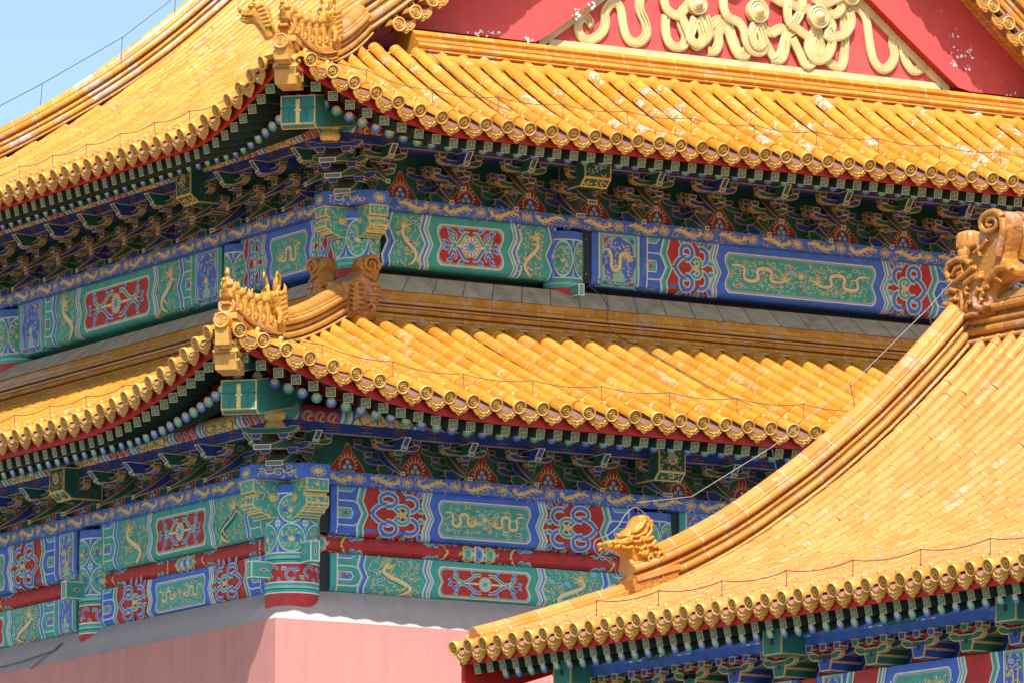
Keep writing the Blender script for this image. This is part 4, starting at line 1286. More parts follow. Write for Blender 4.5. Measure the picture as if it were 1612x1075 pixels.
# upper storey
ucx = [SB, CA, LX-CA, LX-SB]; ucy = [SB, CA, 13.47, LY-0.6]
LYU = LY+1.8
def up(F): return lambda a, d, z: F(a, d-SB, z)
LAY_S = dict(strip=0.0, finger=0.0, ch=0.12, zt=0.52)
for i, (F, L, cs) in enumerate(((FRT, LX, ucx), (FLT, LYU, ucy), (FBX, LYU, ucy), (lambda a, d, z: (a, LYU+d, z), LX, ucx))):
    for k in range(len(cs)-1):
        a0 = cs[k] + (0.42 if k == 0 else 0.44); a1 = cs[k+1]-(0.25 if k < len(cs)-2 else 0.42)
        if k == 2: a0 = cs[k]+0.25
        if i >= 2:
            mb = MB(); beam_solid(mb, up(F), a0, a1, 0.15, -0.3, UZ0, UZ1, 'green_paint'); hobj(mb, 'painted_beam'); continue
        flip = (k % 2 == 1) == (i == 0)
        kw = dict(box=0.62) if k == 1 else dict(lay=LAY_S, endcap=False, two=False)
        if k == 1 and i == 1: kw = dict(box=0.70, lay=dict(strip=0.14, finger=0.33, ch=0.11, zt=0.72))
        if k == 1 and i == 0: kw = dict(box=0.70, lay=dict(strip=0.14, finger=0.33, ch=0.11, zt=0.75))
        painted_beam(up(F), a0, a1, 0.15, UZ0, UZ1, flip, **kw)
    band_beam(up(F), SB+0.2, L-SB-0.2, 0.28, UZ1+0.001, UB, 0.22+0.1*i)
for ix, x in enumerate(ucx):
    for iy, y in enumerate(ucy):
        if 0 < ix < 3 and 0 < iy < 3: continue
        if ix == 0 and iy == 0: column(x, y, 20.42, 21.28, 0.33, radians(180+59.5), False)
        elif iy == 0: column(x+0.02, y, 20.42, 21.28, 0.30, radians(270-30), False)
        elif ix == 0: column(x, y, 20.42, 21.28, 0.30, radians(180+59), False)
        else:
            mb = MB(); mb.tube([(x, y, 20.0), (x, y, 21.3)], 0.3, 'red_paint', 20); hobj(mb, 'column')

# black boxes imitate the darkness of the gap between each column and beam
mb = MB()
for i, (F, L, cs) in enumerate(((FRT, LX, cols_x), (FLT, LY, cols_y))):
    for k in range(3):
        for zz0, zz1 in ((Z2+0.02, Z21), (Z1+0.02, Z11)):
            b = MB(); a0 = cs[k]+(0.30 if k == 0 else 0.28); a1 = cs[k]+(0.54 if k == 0 else 0.495)
            b.box((a0, -0.2, zz0), (a1, 0.11, zz1), 'black', lambda q: Vector(F(q.x, q.y, q.z)))
            hobj(b, 'dark_infill')
for i, (F, L, cs) in enumerate(((FRT, LX, ucx), (FLT, LY, ucy))):
    for k in range(1, len(cs)-1):
        b = MB(); a0 = cs[k]+0.25; a1 = cs[k]+0.435
        f = up(F); b.box((a0, -0.2, UZ0+0.02), (a1, 0.13, UZ1), 'black', lambda q: Vector(f(q.x, q.y, q.z)))
        if i == 0:
            for zz in (UZ0+0.16, UZ1-0.12): b.lathe(Vector(f(a0+0.1, 0.13, zz)), Vector(f(0, 1, 0))-Vector(f(0, 0, 0)), [(0.016, 0), (0.016, 0.01), (0, 0.012)], 'cable_bright', 8)
        hobj(b, 'dark_infill')

# added dark core to stop light, pink masonry wall and its sloping plaster coping
core = MB()
core.box((0.34, 0.34, 14.0), (LX-0.34, LY-0.34, 17.6), 'dark_wood')
core.box((SB+0.3, SB+0.3, 17.6), (LX-SB-0.3, LYU-SB-0.3, 22.6), 'dark_wood')
hobj(core, 'light_stop_core')
wl_ = MB(); cp = MB(); W0 = 0.58
def rr(o, z):
    """rounded-rectangle ring of the wall"""
    return [Vector((x, y, z)) for x, y in ((-o, -o), (LX+o, -o), (LX+o, LY+o), (-o, LY+o), (-o, -o))]
wl_.grid([rr(W0+0.06, 0.8), rr(W0+0.05, 9.0), rr(W0, 14.80)], 'pink_wall', False)
def rc(o, z, R):
    q = []
    for cx, cy, a in ((-o+R, -o+R, pi), (LX+o-R, -o+R, 1.5*pi), (LX+o-R, LY+o-R, 0), (-o+R, LY+o-R, 0.5*pi)):
        q += [Vector((cx+R*cos(a+pi/2*k/8), cy+R*sin(a+pi/2*k/8), z)) for k in range(9)]
    return q + [q[0]]
cp.grid([rc(W0+0.002, 14.795, 0.01), rc(W0-0.03, 14.815, 0.05), rc(0.36, 15.03, 0.34), rc(0.13, 15.285, 0.45), rc(-0.3, 15.30, 0.2)], 'plaster_cap', True)
w = hobj(wl_, 'pink_wall'); hobj(cp, 'plaster_coping', w)

# corner: crossed band ends, carved beam heads, tenon boxes
def corner_set(cx, cy, zb0, zb1, s, beamz):
    """carved ends of the two corner beams, seen projecting past the corner column"""
    e = 0.75*s; h = 0.20*s
    mb = MB()
    pl = [(-e, h), (-e, -h), (-h, -e), (h, -e), (h, -0.1), (0.3, -0.1), (0.3, 0.3), (-0.1, 0.3), (-0.1, h)]
    A = [Vector((cx+x, cy+y, zb0)) for x, y in pl]; B = [Vector((cx+x, cy+y, zb1+0.012)) for x, y in pl]
    mb.poly(list(reversed(A)), 'blue_paint'); mb.poly(B, 'blue_paint')
    n = len(pl); mb.add(A+B, [(i, (i+1) % n, n+(i+1) % n, n+i) for i in range(n)], 'blue_paint')
    for (p0, p1) in ((pl[1], pl[0]), (pl[1], pl[2]), (pl[2], pl[3])):
        d = Vector((p1[0]-p0[0], p1[1]-p0[1], 0)); Ln = d.length; d.normalize(); nn = Vector((d.y, -d.x, 0))
        if nn.dot(Vector((-1, -1, 0))) < 0: nn = -nn
        o = Vector((cx+p0[0], cy+p0[1], zb0))
        p = Pen(mb, lambda u, v, l: o + d*u + Vector((0, 0, v)) + nn*(l+0.001))
        H = zb1-zb0
        if Ln > 0.5:
            dragon(p, Ln*0.5, H*0.5, Ln*0.8, H*0.8, 1, 3)
        else:
            p.disc(Ln/2, H*0.5, H*0.14, 'gold_paint', 3, 8)
            for k in range(11):
                a = 2*pi*k/11; p.strip([(Ln/2, H/2), (Ln/2+cos(a)*Ln*0.28, H/2+sin(a)*H*0.38), (Ln/2+cos(a+0.3)*Ln*0.34, H/2+sin(a+0.3)*H*0.42)], [0.022, 0.014, 0.008], 'gold_paint', 3)
    hobj(mb, 'corner_band')
    z1 = zb0-0.002; hh = beamz
    prof = [(-0.15*s, z1), (-0.74*s, z1), (-0.74*s, z1-0.19*s), (-0.67*s, z1-0.205*s), (-0.67*s, z1-0.235*s), (-0.735*s, z1-0.25*s), (-0.75*s, z1-0.36*s), (-0.71*s, z1-0.42*s), (-0.64*s, z1-0.43*s), (-0.62*s, z1-0.48*s), (-0.52*s, z1-0.50*s), (-0.46*s, z1-0.545*s), (-0.15*s, z1-0.545*s)]
    for ax in (0, 1):
        b = MB()
        fn = (lambda p, q, t: (cx+t, cy+p, q)) if ax == 0 else (lambda p, q, t: (cx+p, cy+t, q))
        b.prism(prof, -0.185*s, 0.185*s, fn, 'gold_paint', 0.018, 'green_paint')
        # gilt scrolls on the visible cheek and the nose
        for side in (-1,):
            M = lambda u, v, l: Vector(fn(-0.72*s+u, z1-0.53*s+v, side*(0.185*s+l+0.001)))
            p = Pen(b, M); lotus_scroll(p, 0.30*s, 0.30*s, 0.50*s, 0.44*s, 2); lotus_scroll(p, 0.12*s, 0.43*s, 0.2*s, 0.16*s, 2)
        M = lambda u, v, l: Vector(fn(-0.742*s-l, z1-0.19*s+v, -0.185*s+u)); p = Pen(b, M); lotus_scroll(p, 0.185*s, 0.10*s, 0.30*s, 0.15*s, 2)
        M = lambda u, v, l: Vector(fn(-0.752*s-l, z1-0.42*s+v, -0.185*s+u)); p = Pen(b, M); lotus_scroll(p, 0.185*s, 0.10*s, 0.30*s, 0.17*s, 2)
        hobj(b, 'carved_beam_head')
corner_set(0, 0, Z11, ZB, 1.0, 0.5)
corner_set(SB, SB, UZ1, UB, 0.86, 0.5)

def tenon(F, a, d0, d1, z0, z1, w, nm='tenon_block'):
    b = MB()
    b.prism([(d0, z0), (d1, z0), (d1, z1), (d0, z1)], a-w/2, a+w/2, lambda p, q, t: F(t, p, q), 'cream', 0.016, 'green_paint')
    for fn in (lambda u, v, l: Vector(F(a-w/2+u*w, d1+0.002+l, lerp(z0, z1, v))), ):
        p = Pen(b, fn); p.fan([(0.5, 0.2), (0.66, 0.5), (0.5, 0.8), (0.34, 0.5)], 'cream', 1); p.fan([(0.5, 0.28), (0.6, 0.5), (0.5, 0.72), (0.4, 0.5)], 'red_paint', 2)
    p = Pen(b, lambda u, v, l: Vector(F(a-w/2-0.002-l if F is FRT else a-w/2-0.002-l, lerp(d0, d1, u), lerp(z0, z1, v))))
    p.fan([(0.3, 0.5), (0.5, 0.62), (0.7, 0.5), (0.5, 0.38)], 'cream', 1); p.fan([(0.36, 0.5), (0.5, 0.58), (0.64, 0.5), (0.5, 0.42)], 'red_paint', 2)
    hobj(b, nm)
tenon(FRT, 0.0, 0.30, 0.68, 15.63, 15.93, 0.15)
tenon(FLT, 0.0, 0.30, 0.70, 15.42, 15.66, 0.15)
tenon(FLT, CA, 0.25, 0.62, 15.72, 15.98, 0.15)
tenon(up(FRT), CA+0.02, 0.2, 0.55, 20.27, 20.45, 0.10)
# ------------------------------------------------------------------ bracket sets under the eaves
IN = 0.015
def b_arm(mb, p, hl, z0, z1, c, w=0.055, x0=0.0):
    h = z1-z0
    half = [(0.55*hl, z0), (0.74*hl, z0+0.06*h), (0.88*hl, z0+0.22*h), (0.97*hl, z0+0.48*h), (hl, z0+0.72*h), (hl, z1), (hl-0.11, z1), (hl-0.17, z1-0.025)]
    prof = half + [(-x, z) for x, z in reversed(half)]
    mb.prism(prof, p-w, p+w, lambda x, z, t: (x0+x, -t, z), 'gold_line', IN*(0.6 if p < 0.3 else 0.9), c)
def b_block(mb, x, p, z0, c, w=0.068, h=0.075):
    prof = [(-w, z0+h), (-w, z0+h*0.42), (-w*0.66, z0), (w*0.66, z0), (w, z0+h*0.42), (w, z0+h)]
    mb.prism(prof, p-w, p+w, lambda q, z, t: (x+q, -t, z), 'gold_line', IN*0.7, c)
def b_ang(mb, top, th, c, w=0.055, fn=None, taper=0.35):
    """slanting lever: top = list of (p, z) from root to beak"""
    n = len(top); p0, p1 = top[0][0], top[-1][0]
    bot = [(p, z-th*(1-0.68*sstep((p-p0)/(p1-p0)))) for p, z in top]
    f = fn or (lambda p, z, t: (t, -p, z))
    def W(p): return w*(1-taper*max(0, (p-p0)/(p1-p0)-0.4)/0.6)
    L = [Vector(f(p, z, -W(p))) for p, z in top]; R = [Vector(f(p, z, W(p))) for p, z in top]
    LB = [Vector(f(p, z, -W(p))) for p, z in bot]; RB = [Vector(f(p, z, W(p))) for p, z in bot]
    mb.grid([L, R], 'grey_ang', False); mb.grid([RB, LB], c, False)
    # painted cheeks with a pale edge
    for A, B in ((L, LB), (R, RB)):
        poly = A + list(reversed(B))
        mb.ipoly(poly if A is R else list(reversed(poly)), 'gold_line', IN, c)
    mb.ipoly([L[-1], R[-1], RB[-1], LB[-1]], 'cream', 0.010, 'grey_ang')
    for A in (L, R):
        s = -1 if A is R else 1
        d = (Vector(f(0, 0, 0.012))-Vector(f(0, 0, 0)))*s
        up_ = Vector((0, 0, 0.003))
        mb.grid([[q+up_ for q in A], [q+d+up_ for q in A]], 'gold_line', False)
def curve(p0, z0, p1, z1, sag, n=7):
    return [(lerp(p0, p1, t), lerp(z0, z1, t)-sag*sin(pi*t)) for t in [k/n for k in range(n+1)]]
def b_head(mb, p0, p1, z0, z1, c, w=0.05):
    """slanted 'grasshopper head' above the levers"""
    prof = [(p0, z0), (p1-0.16, z0-0.03), (p1-0.10, z0), (p1-0.12, z0+0.02), (p1, z1), (p1-0.05, z1+0.01), (p0, z1)]
    mb.prism(prof, -w, w, lambda p, z, t: (t, -p, z), 'cream', 0.013, c)
def b_base(mb, c, s=0.135, h=0.15):
    prof = [(-s, h), (-s, h*0.45), (-s*0.72, 0), (s*0.72, 0), (s, h*0.45), (s, h)]
    mb.prism(prof, -s, s, lambda q, z, t: (q, -t, z), 'gold_line', IN, c)

def set_low(c, k, wide=0.055):
    mb = MB(); b_base(mb, k)
    b_arm(mb, 0, 0.31, 0.15, 0.26, c)
    for x in (-0.25, 0.25): b_block(mb, x, 0, 0.26, k)
    b_arm(mb, 0, 0.48, 0.33, 0.43, c)
    for x in (-0.42, 0, 0.42): b_block(mb, x, 0, 0.43, k)
    b_ang(mb, curve(0.02, 0.44, 0.64, -0.005, 0.03), 0.17, c, wide)
    b_block(mb, 0, 0.44, 0.245, k, max(0.075, wide+0.02))
    b_arm(mb, 0.43, 0.37, 0.315, 0.415, c)
    for x in (-0.31, 0.31): b_block(mb, x, 0.43, 0.415, k)
    b_head(mb, 0.30, 0.80, 0.33, 0.475, c)
    return mb
def set_up(c, k, wide=0.055):
    mb = MB(); b_base(mb, k)
    b_arm(mb, 0, 0.31, 0.15, 0.26, c)
    for x in (-0.25, 0.25): b_block(mb, x, 0, 0.26, k)
    b_arm(mb, 0, 0.48, 0.33, 0.43, c)
    for x in (-0.42, 0, 0.42): b_block(mb, x, 0, 0.43, k)
    # first outward arm
    prof = [(-0.1, 0.15), (0.16, 0.15), (0.26, 0.18), (0.31, 0.23), (0.32, 0.26), (-0.1, 0.26)]
    mb.prism(prof, -0.055, 0.055, lambda p, z, t: (t, -p, z), 'gold_line', IN, c)
    b_arm(mb, 0.25, 0.31, 0.325, 0.425, c)
    for x in (-0.25, 0.25): b_block(mb, x, 0.25, 0.425, k)
    b_ang(mb, curve(0.02, 0.48, 0.56, -0.02, 0.03), 0.20, c, wide)
    b_block(mb, 0, 0.50, 0.185, k, max(0.075, wide+0.02))
    b_arm(mb, 0.50, 0.32, 0.265, 0.365, c)
    for x in (-0.26, 0.26): b_block(mb, x, 0.50, 0.365, k)
    b_ang(mb, curve(0.22, 0.66, 0.90, 0.135, 0.03), 0.20, c, wide)
    b_block(mb, 0, 0.77, 0.375, k, max(0.075, wide+0.02))
    b_arm(mb, 0.76, 0.37, 0.455, 0.56, c)
    for x in (-0.31, 0.31): b_block(mb, x, 0.76, 0.56, k)
    b_head(mb, 0.62, 1.12, 0.475, 0.635, c)
    return mb

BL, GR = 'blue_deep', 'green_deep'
SETS = {}
for nm, fn in (('low', set_low), ('up', set_up)):
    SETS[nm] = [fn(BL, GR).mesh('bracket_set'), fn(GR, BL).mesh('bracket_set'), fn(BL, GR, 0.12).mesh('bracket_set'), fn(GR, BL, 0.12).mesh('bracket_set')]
ROT = [0, -pi/2, pi/2, pi]
def frame_M(i, F, a, zb):
    M = Matrix.Rotation(ROT[i], 4, 'Z'); M.translation = Vector(F(a, 0, zb)); return M
SP = 1.117
PANELS = {}
for nm, UPF, zb, c0, css in (('low', lambda F: F, ZB, 0.0, (cols_x, cols_y)), ('up', up, UB, SB, (ucx, ucy))):
    for i in range(4):
        F = UPF((FRT, FLT, FBX, FBY if nm == 'low' else (lambda a, d, z: (a, LYU+d, z)))[i]); L = LX if i in (0, 3) else (LY if nm == 'low' else LYU)
        lat = [CA+SP*k for k in range(-4, 30)]
        lat = [a for a in lat if a > c0+0.8 and a < L-c0-0.8]
        PANELS[(nm, i)] = (F, L, lat)
        for q, a in enumerate(lat):
            iscol = abs(a-CA) < 0.01
            k = (q % 2) + (2 if iscol else 0)
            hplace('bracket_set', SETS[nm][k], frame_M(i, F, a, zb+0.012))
        # corner crossings
        for a in (c0, L-c0):
            hplace('bracket_set', SETS[nm][1], frame_M(i, F, a, zb+0.012))

def bracket_board(nm, i, zb, ztop, pf, zf0, zf1):
    F, L, lat = PANELS[(nm, i)]
    c0 = 0.0 if nm == 'low' else SB
    mb = MB()
    T = lambda q: Vector(F(q.x, q.y, q.z))
    mb.box((c0, -0.1, zb), (L-c0, 0.012, ztop), 'green_deep', T)
    allp = [c0+0.33 if nm == 'low' else c0+0.13] + lat + [L-c0-0.33]
    for a0, a1 in zip(allp, allp[1:]):
        cx = (a0+a1)/2; w = min(0.29, (a1-a0)/2*0.6)
        p = Pen(mb, lambda u, v, l: Vector(F(cx+u, 0.014+l, zb+v)))
        def bell(k, top): 
            h = [(w*k, 0.0), (w*k*0.93, 0.06), (w*k*0.80, 0.13), (w*k*0.60, 0.20), (w*k*0.30, 0.30), (w*k*0.07, top)]
            return h, [(-x, y) for x, y in reversed(h)]
        for k, top, m, l in ((1.07, 0.45, 'gold_line', 1), (1.0, 0.42, 'red_paint', 2)):
            h, g_ = bell(k, top)
            rows = [[p.P(-x, y, l), p.P(x, y, l)] for x, y in h]
            mb.grid(rows, m, False)
        # flaming pearls
        for q in range(11):
            a = pi*(-0.12+1.24*q/10)
            e0 = (cos(a)*0.115, 0.13+sin(a)*0.10); e1 = (cos(a)*0.165, 0.14+sin(a)*0.14+0.05*max(0, sin(a)))
            p.strip([e0, e1], [0.034, 0.006], 'gold_paint', 4)
        p.strip([(-0.12, 0.045), (0.12, 0.045)], 0.018, 'gold_paint', 4)
        for x, y in ((-0.045, 0.095), (0.045, 0.095), (0.0, 0.165)):
            p.disc(x, y, 0.050, 'black', 4.5, 10); p.disc(x, y, 0.042, 'blue_light', 5, 10); p.disc(x-0.008, y+0.008, 0.026, 'white_paint', 6, 8)
    hobj(mb, 'bracket_board')
    # outer tie beam with fret marks, purlin above it, boards closing the space behind
    tb = MB()
    tb.box((c0-pf, pf-0.06, zf0), (L-c0+pf, pf+0.055, zf1), 'blue_deep', T)
    p = Pen(tb, lambda u, v, l: Vector(F(c0-pf+u, pf+0.056+l, zf0+v)))
    H = zf1-zf0; LL = L-2*c0+2*pf; x = 0.25; q = 0
    p.rect(0, 0, LL, 0.016, 'gold_line', 1)
    while x < LL-0.2:
        p.rect(x-0.10, H*0.30, x+0.10, H*0.38, 'gold_rust', 2); p.rect(x-0.008, H*0.3, x+0.008, H*0.8, 'gold_rust', 2)
        p.rect(x-0.10, H*0.76, x+0.10, H*0.84, 'gold_rust', 2)
        if q % 2: p.rect(x-0.12, H*0.54, x+0.12, H*0.61, 'gold_rust', 2)
        x += SP/2; q += 1
    hobj(tb, 'tie_beam')
    pu = MB(); R = 0.135; zc = zf1+R*0.9
    pu.tube([Vector(F(c0-pf-0.3, pf, zc)), Vector(F(L-c0+pf+0.3, pf, zc))], R-0.004, 'green_paint', 20)
    def M(u, v, l):
        t = v/R
        return Vector(F(c0-pf+u, pf+(R+l)*cos(t), zc+(R+l)*sin(t)))
    p = Pen(pu, M); x = 0.0; q = 0; h0, h1 = -R*1.35, R*0.9
    while x < LL:
        w = (0.26, 0.62, 0.26, 0.95)[q % 4]; w = min(w, LL-x)
        if q % 4 in (0, 2):
            for j, m in enumerate(('blue_paint', 'cream', 'green_paint', 'green_light', 'cream', 'blue_paint')):
                p.rect(x+w*j/6, h0, x+w*(j+1)/6, h1, m, 1, 6)
        elif q % 4 == 1:
            p.rect(x, h0, x+w, h1, 'red_paint', 1, 6)
            for k in range(3):
                u = x+w*(k+0.5)/3; lay_scroll(p, arc(u, h0*0.35, 0.07, 0.2*k, 4.6+0.3*k, 10), 0.035, 2, 'blue_paint' if k % 2 else 'green_paint')
                p.strip(arc(u+0.06, h0*0.5, 0.05, 2, 5.5, 8), 0.025, 'gold_paint', 3)
        else:
            p.rect(x, h0, x+w, h1, 'gold_paint', 1, 6)
            for k in range(int(w/0.06)):
                u = x+0.05+k*0.06; p.strip(arc(u, h0*0.4+0.03*sin(k*2.1), 0.045, k*1.3, k*1.3+3.2, 6), 0.016, 'green_deep', 2)
        x += w; q += 1
    hobj(pu, 'purlin')
    cl = MB()
    cl.box((c0-0.2, -0.1, ztop), (L-c0+0.2, pf-0.05, ztop+0.03), 'dark_wood', T)
    hobj(cl, 'eave_ceiling')
    if nm == 'up':
        for pp in (0.25, 0.50):
            e = MB(); e.box((c0-pp, pp-0.05, zb+0.665), (L-c0+pp, pp+0.05, zb+0.76), 'blue_deep', T); hobj(e, 'tie_beam')
for i in range(4):
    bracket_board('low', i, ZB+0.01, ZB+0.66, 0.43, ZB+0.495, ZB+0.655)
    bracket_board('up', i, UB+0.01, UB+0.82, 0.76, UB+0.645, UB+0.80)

# beam heads over the column lines: gilt box ends
def beam_head(F, a, p0, p1, z0, z1, w):
    b = MB()
    prof = [(p0, z1), (p0, z0), (p1-0.14, z0), (p1, z0+0.12), (p1, z1)]
    b.prism(prof, a-w/2, a+w/2, lambda p, q, t: F(t, p, q), 'gold_paint', 0.022, 'green_deep')
    p = Pen(b, lambda u, v, l: Vector(F(a-w/2+u, p1+l+0.001, z0+0.12+v)))
    H = z1-z0-0.12
    lotus_scroll(p, w/2, H/2, w*0.8, H*0.8, 2); p.disc(w/2, H*0.55, w*0.2, 'gold_paint', 3, 10)
    q = Pen(b, lambda u, v, l: Vector(F(a-w/2+u, p1-0.14*(1-v/0.12)+l*0.7, z0+v-l*0.7-0.001)))
    lotus_scroll(q, w/2, 0.06, w*0.8, 0.08, 2)
    s_ = Pen(b, lambda u, v, l: Vector(F(a-w/2-l-0.001, p0+u, z0+v)))
    D = p1-p0-0.14
    s_.disc(D*0.6, (z1-z0)/2, 0.10, 'gold_rust', 2, 10); lotus_scroll(s_, D*0.6, (z1-z0)/2, D*0.7, (z1-z0)*0.8, 1, 'gold_rust')
    hobj(b, 'beam_head')
for F, z0, z1, p0, p1, up_ in ((FRT, ZB+0.18, ZB+0.66, 0.1, 0.76, 0), (FLT, ZB+0.18, ZB+0.66, 0.1, 0.76, 0), (up(FRT), UB+0.33, UB+0.88, 0.3, 1.06, 1), (up(FLT), UB+0.33, UB+0.88, 0.3, 1.06, 1)):
    beam_head(F, CA, p0, p1, z0, z1, 0.46)

# corner: diagonal levers, vase, hip beams and the glazed animal cap
dg = Vector((-1, -1, 0)).normalized(); dl = Vector((1, -1, 0)).normalized()
def corner_diag(c, zb, upper, tip, tipz):
    C0 = Vector((c, c, zb))
    fn = lambda p, z, t: C0 + dg*p + dl*t + Vector((0, 0, z))
    mb = MB()
    tiers = [(0.10, 0.46, 0.95, 0.02), (0.35, 0.60, 1.55, 0.17)] if not upper else [(0.10, 0.46, 0.87, -0.01), (0.35, 0.62, 1.38, 0.14), (0.65, 0.78, 1.68, 0.32)]
    for k, (p0, z0, p1, z1) in enumerate(tiers):
        b_ang(mb, curve(p0, z0, p1, z1, 0.05), 0.24, GR if k % 2 == 0 else GR, 0.15, fn, 0.15)
        for t in (-0.2, 0.2):
            pb = lerp(p0, p1, 0.62)
            for sx in (1,):
                bb = MB(); b_block(bb, 0, 0, 0, BL, 0.08, 0.09)
                M = Matrix((dl, -dg, Vector((0, 0, 1)))).transposed().to_4x4(); M.translation = fn(pb, z1+0.13, t)
                mb.merge(bb, M)
        # short cross arms
        bb = MB(); b_arm(bb, 0, 0.42, 0, 0.11, GR if k % 2 else BL)
        M = Matrix((dl, -dg, Vector((0, 0, 1)))).transposed().to_4x4(); M.translation = fn(p1-0.42, z1+0.20, 0)
        mb.merge(bb, M)
    hobj(mb, 'corner_bracket')
    pv = 0.92 if not upper else 1.53
    vz = (ZB+0.42) if not upper else UB+0.60
    if upper: vz = UB+0.58
    v = MB(); v.lathe(C0 + dg*pv + Vector((0, 0, vz-zb)), (0, 0, 1), [(0.09, 0), (0.14, 0.03), (0.155, 0.09), (0.12, 0.15), (0.09, 0.17), (0.145, 0.20), (0.16, 0.27), (0.12, 0.33), (0.07, 0.36), (0.11, 0.42)], 'gold_paint', 20)
    hobj(v, 'gilt_vase')
    # hip beams: tip = plan coordinate of the corner tile
    T0 = Vector((tip, tip, tipz))
    hb = MB()
    off = 0.53
    fn2 = lambda p, z, t: T0 - dg*p + dl*t + Vector((0, 0, z))
    # lower hip beam
    w = 0.26; s0 = 0.80; zc = -0.86; hgt = 0.24
    prof = [(s0, zc+hgt), (s0, zc-hgt*0.75), (s0+0.10, zc-hgt), (s0+3.0, zc-hgt+0.55), (s0+3.0, zc+hgt+0.55)]
    hb.prism(prof, -w, w, fn2, 'gold_line', 0.018, 'green_hip')
    P = Pen(hb, lambda u, v, l: fn2(s0-l-0.002, zc-hgt*0.75+v, u))
    P.rect(-0.03, 0.0, 0.03, 0.36, 'gold_paint', 2); P.rect(-w, 0.22, w, 0.245, 'green_deep', 1); P.rect(-0.05, 0.19, 0.05, 0.22, 'gold_paint', 3)
    for sx in (-1, 1): P.rect(sx*w*0.5-0.006, 0.02, sx*w*0.5+0.006, 0.2, 'green_deep', 1)
    hobj(hb, 'hip_beam')
    ub_ = MB()
    prof = [(0.50, -0.30), (0.50, -0.56), (2.5, -0.15), (2.5, 0.15)]
    ub_.prism(prof, -0.15, 0.15, fn2, 'gold_line', 0.014, 'green_hip')
    hobj(ub_, 'hip_beam')
    nk = MB(); no = 0.07 if not upper else 0.10; nk.cr = 0.3; nk.prism([(-no, 0.0), (-no+0.04, -0.25), (0.3, -0.27), (0.3, 0.0)], -0.10, 0.10, fn2, 'glaze_gold'); hobj(nk, 'corner_neck_tile')
    # glazed cap: box with a beast's face
    cp_ = MB(); cp_.cr = 0.5
    w = 0.155
    prof = [(0.14, -0.22), (0.12, -0.40), (0.16, -0.57), (0.55, -0.60), (0.55, -0.24), (0.30, -0.20)]
    cp_.prism(prof, -w, w, fn2, 'glaze_gold')
    for sx in (-1, 1):
        cp_.ellipsoid(fn2(0.24, -0.24, sx*w), (0.05, 0.05, 0.05), 'glaze_gold')
        cp_.tube([fn2(0.14, -0.22, sx*w*0.7), fn2(0.16, -0.17, sx*w*1.0), fn2(0.28, -0.16, sx*w*1.1)], [0.05, 0.04, 0.015], 'glaze_gold', 8)
        cp_.tube([fn2(0.13, -0.30, sx*w*1.02), fn2(0.25, -0.36, sx*w*1.1), fn2(0.36, -0.30, sx*w*1.08), fn2(0.44, -0.40, sx*w*1.06), fn2(0.40, -0.52, sx*w*1.06)], [0.03, 0.035, 0.03, 0.03, 0.012], 'glaze_gold', 6)
        cp_.tube([fn2(0.20, -0.42, sx*w*1.04), fn2(0.30, -0.46, sx*w*1.08), fn2(0.36, -0.58, sx*w*1.04)], [0.025, 0.03, 0.012], 'glaze_gold', 6)
    cp_.ellipsoid(fn2(0.12, -0.26, 0), (0.1, 0.1, 0.05), 'glaze_gold')
    cp_.tube([fn2(0.09, -0.34, -w), fn2(0.07, -0.32, 0), fn2(0.09, -0.34, w)], 0.02, 'glaze_edge', 6)
    hobj(cp_, 'beast_face_cap')
corner_diag(0.0, ZB, 0, -2.50, 18.55)
corner_diag(SB, UB, 1, -0.46, 23.10)
# ------------------------------------------------------------------ the lower gate hall in front, at right
SO = Vector((-8.3372, -18.972, 12.1734))
SU = Vector((0.995947, 0.089937, 0)); SV = Vector((0.089937, -0.995947, 0))
SL = 19.0; SRT = 7.45
SPROF = [(0, 0), (0.5, 0.13), (1, 0.28), (1.5, 0.44), (2, 0.60), (2.6, 0.79), (3.18, 1.02), (4.03, 1.46), (5.19, 2.22), (6.16, 2.97), (6.95, 3.68), (7.6, 4.32), (8.2, 4.95)]
def sprof(r):
    # smooth by averaging neighbours of the table
    return (interp(SPROF, r-0.3)+interp(SPROF, r)*2+interp(SPROF, r+0.3))/4 - (0.02 if r < 0.3 else 0)*(1-r/0.3)
def sfn(a, d, z): return SO + SV*a - SU*d + Vector((0, 0, z))
gate = empty('gate_hall', SO + SU*3 + SV*6 - Vector((0, 0, 6)), 'nearer gate hall with one long orange-yellow tiled slope and a curved ridge', 'gate hall')
side = Slope(sfn, SL, 0.0, 0.0, sprof, -50, 0, 1, 0, 0.295)
def gobj(mb, name, parent=None):
    o = mb.build(name); p = parent or gate; o.parent = p
    if p is gate: o.matrix_parent_inverse = Matrix.Translation(-gate.location)
    return o
def gplace(name, me, M, parent):
    o = place(name, me); o.parent = parent; o.matrix_basis = M; return o
mb = MB(); n = int(SL/0.295)
for k in range(n):
    a = 0.02+0.295*k
    tile_row(mb, side, a, 0.22, SRT if k > 1 else (2.2 if k == 1 else SRT), 'tile_orange', 0.088, 0.33)
    pan_strip(mb, side, a+0.1475, 0.295, 0.24, SRT)
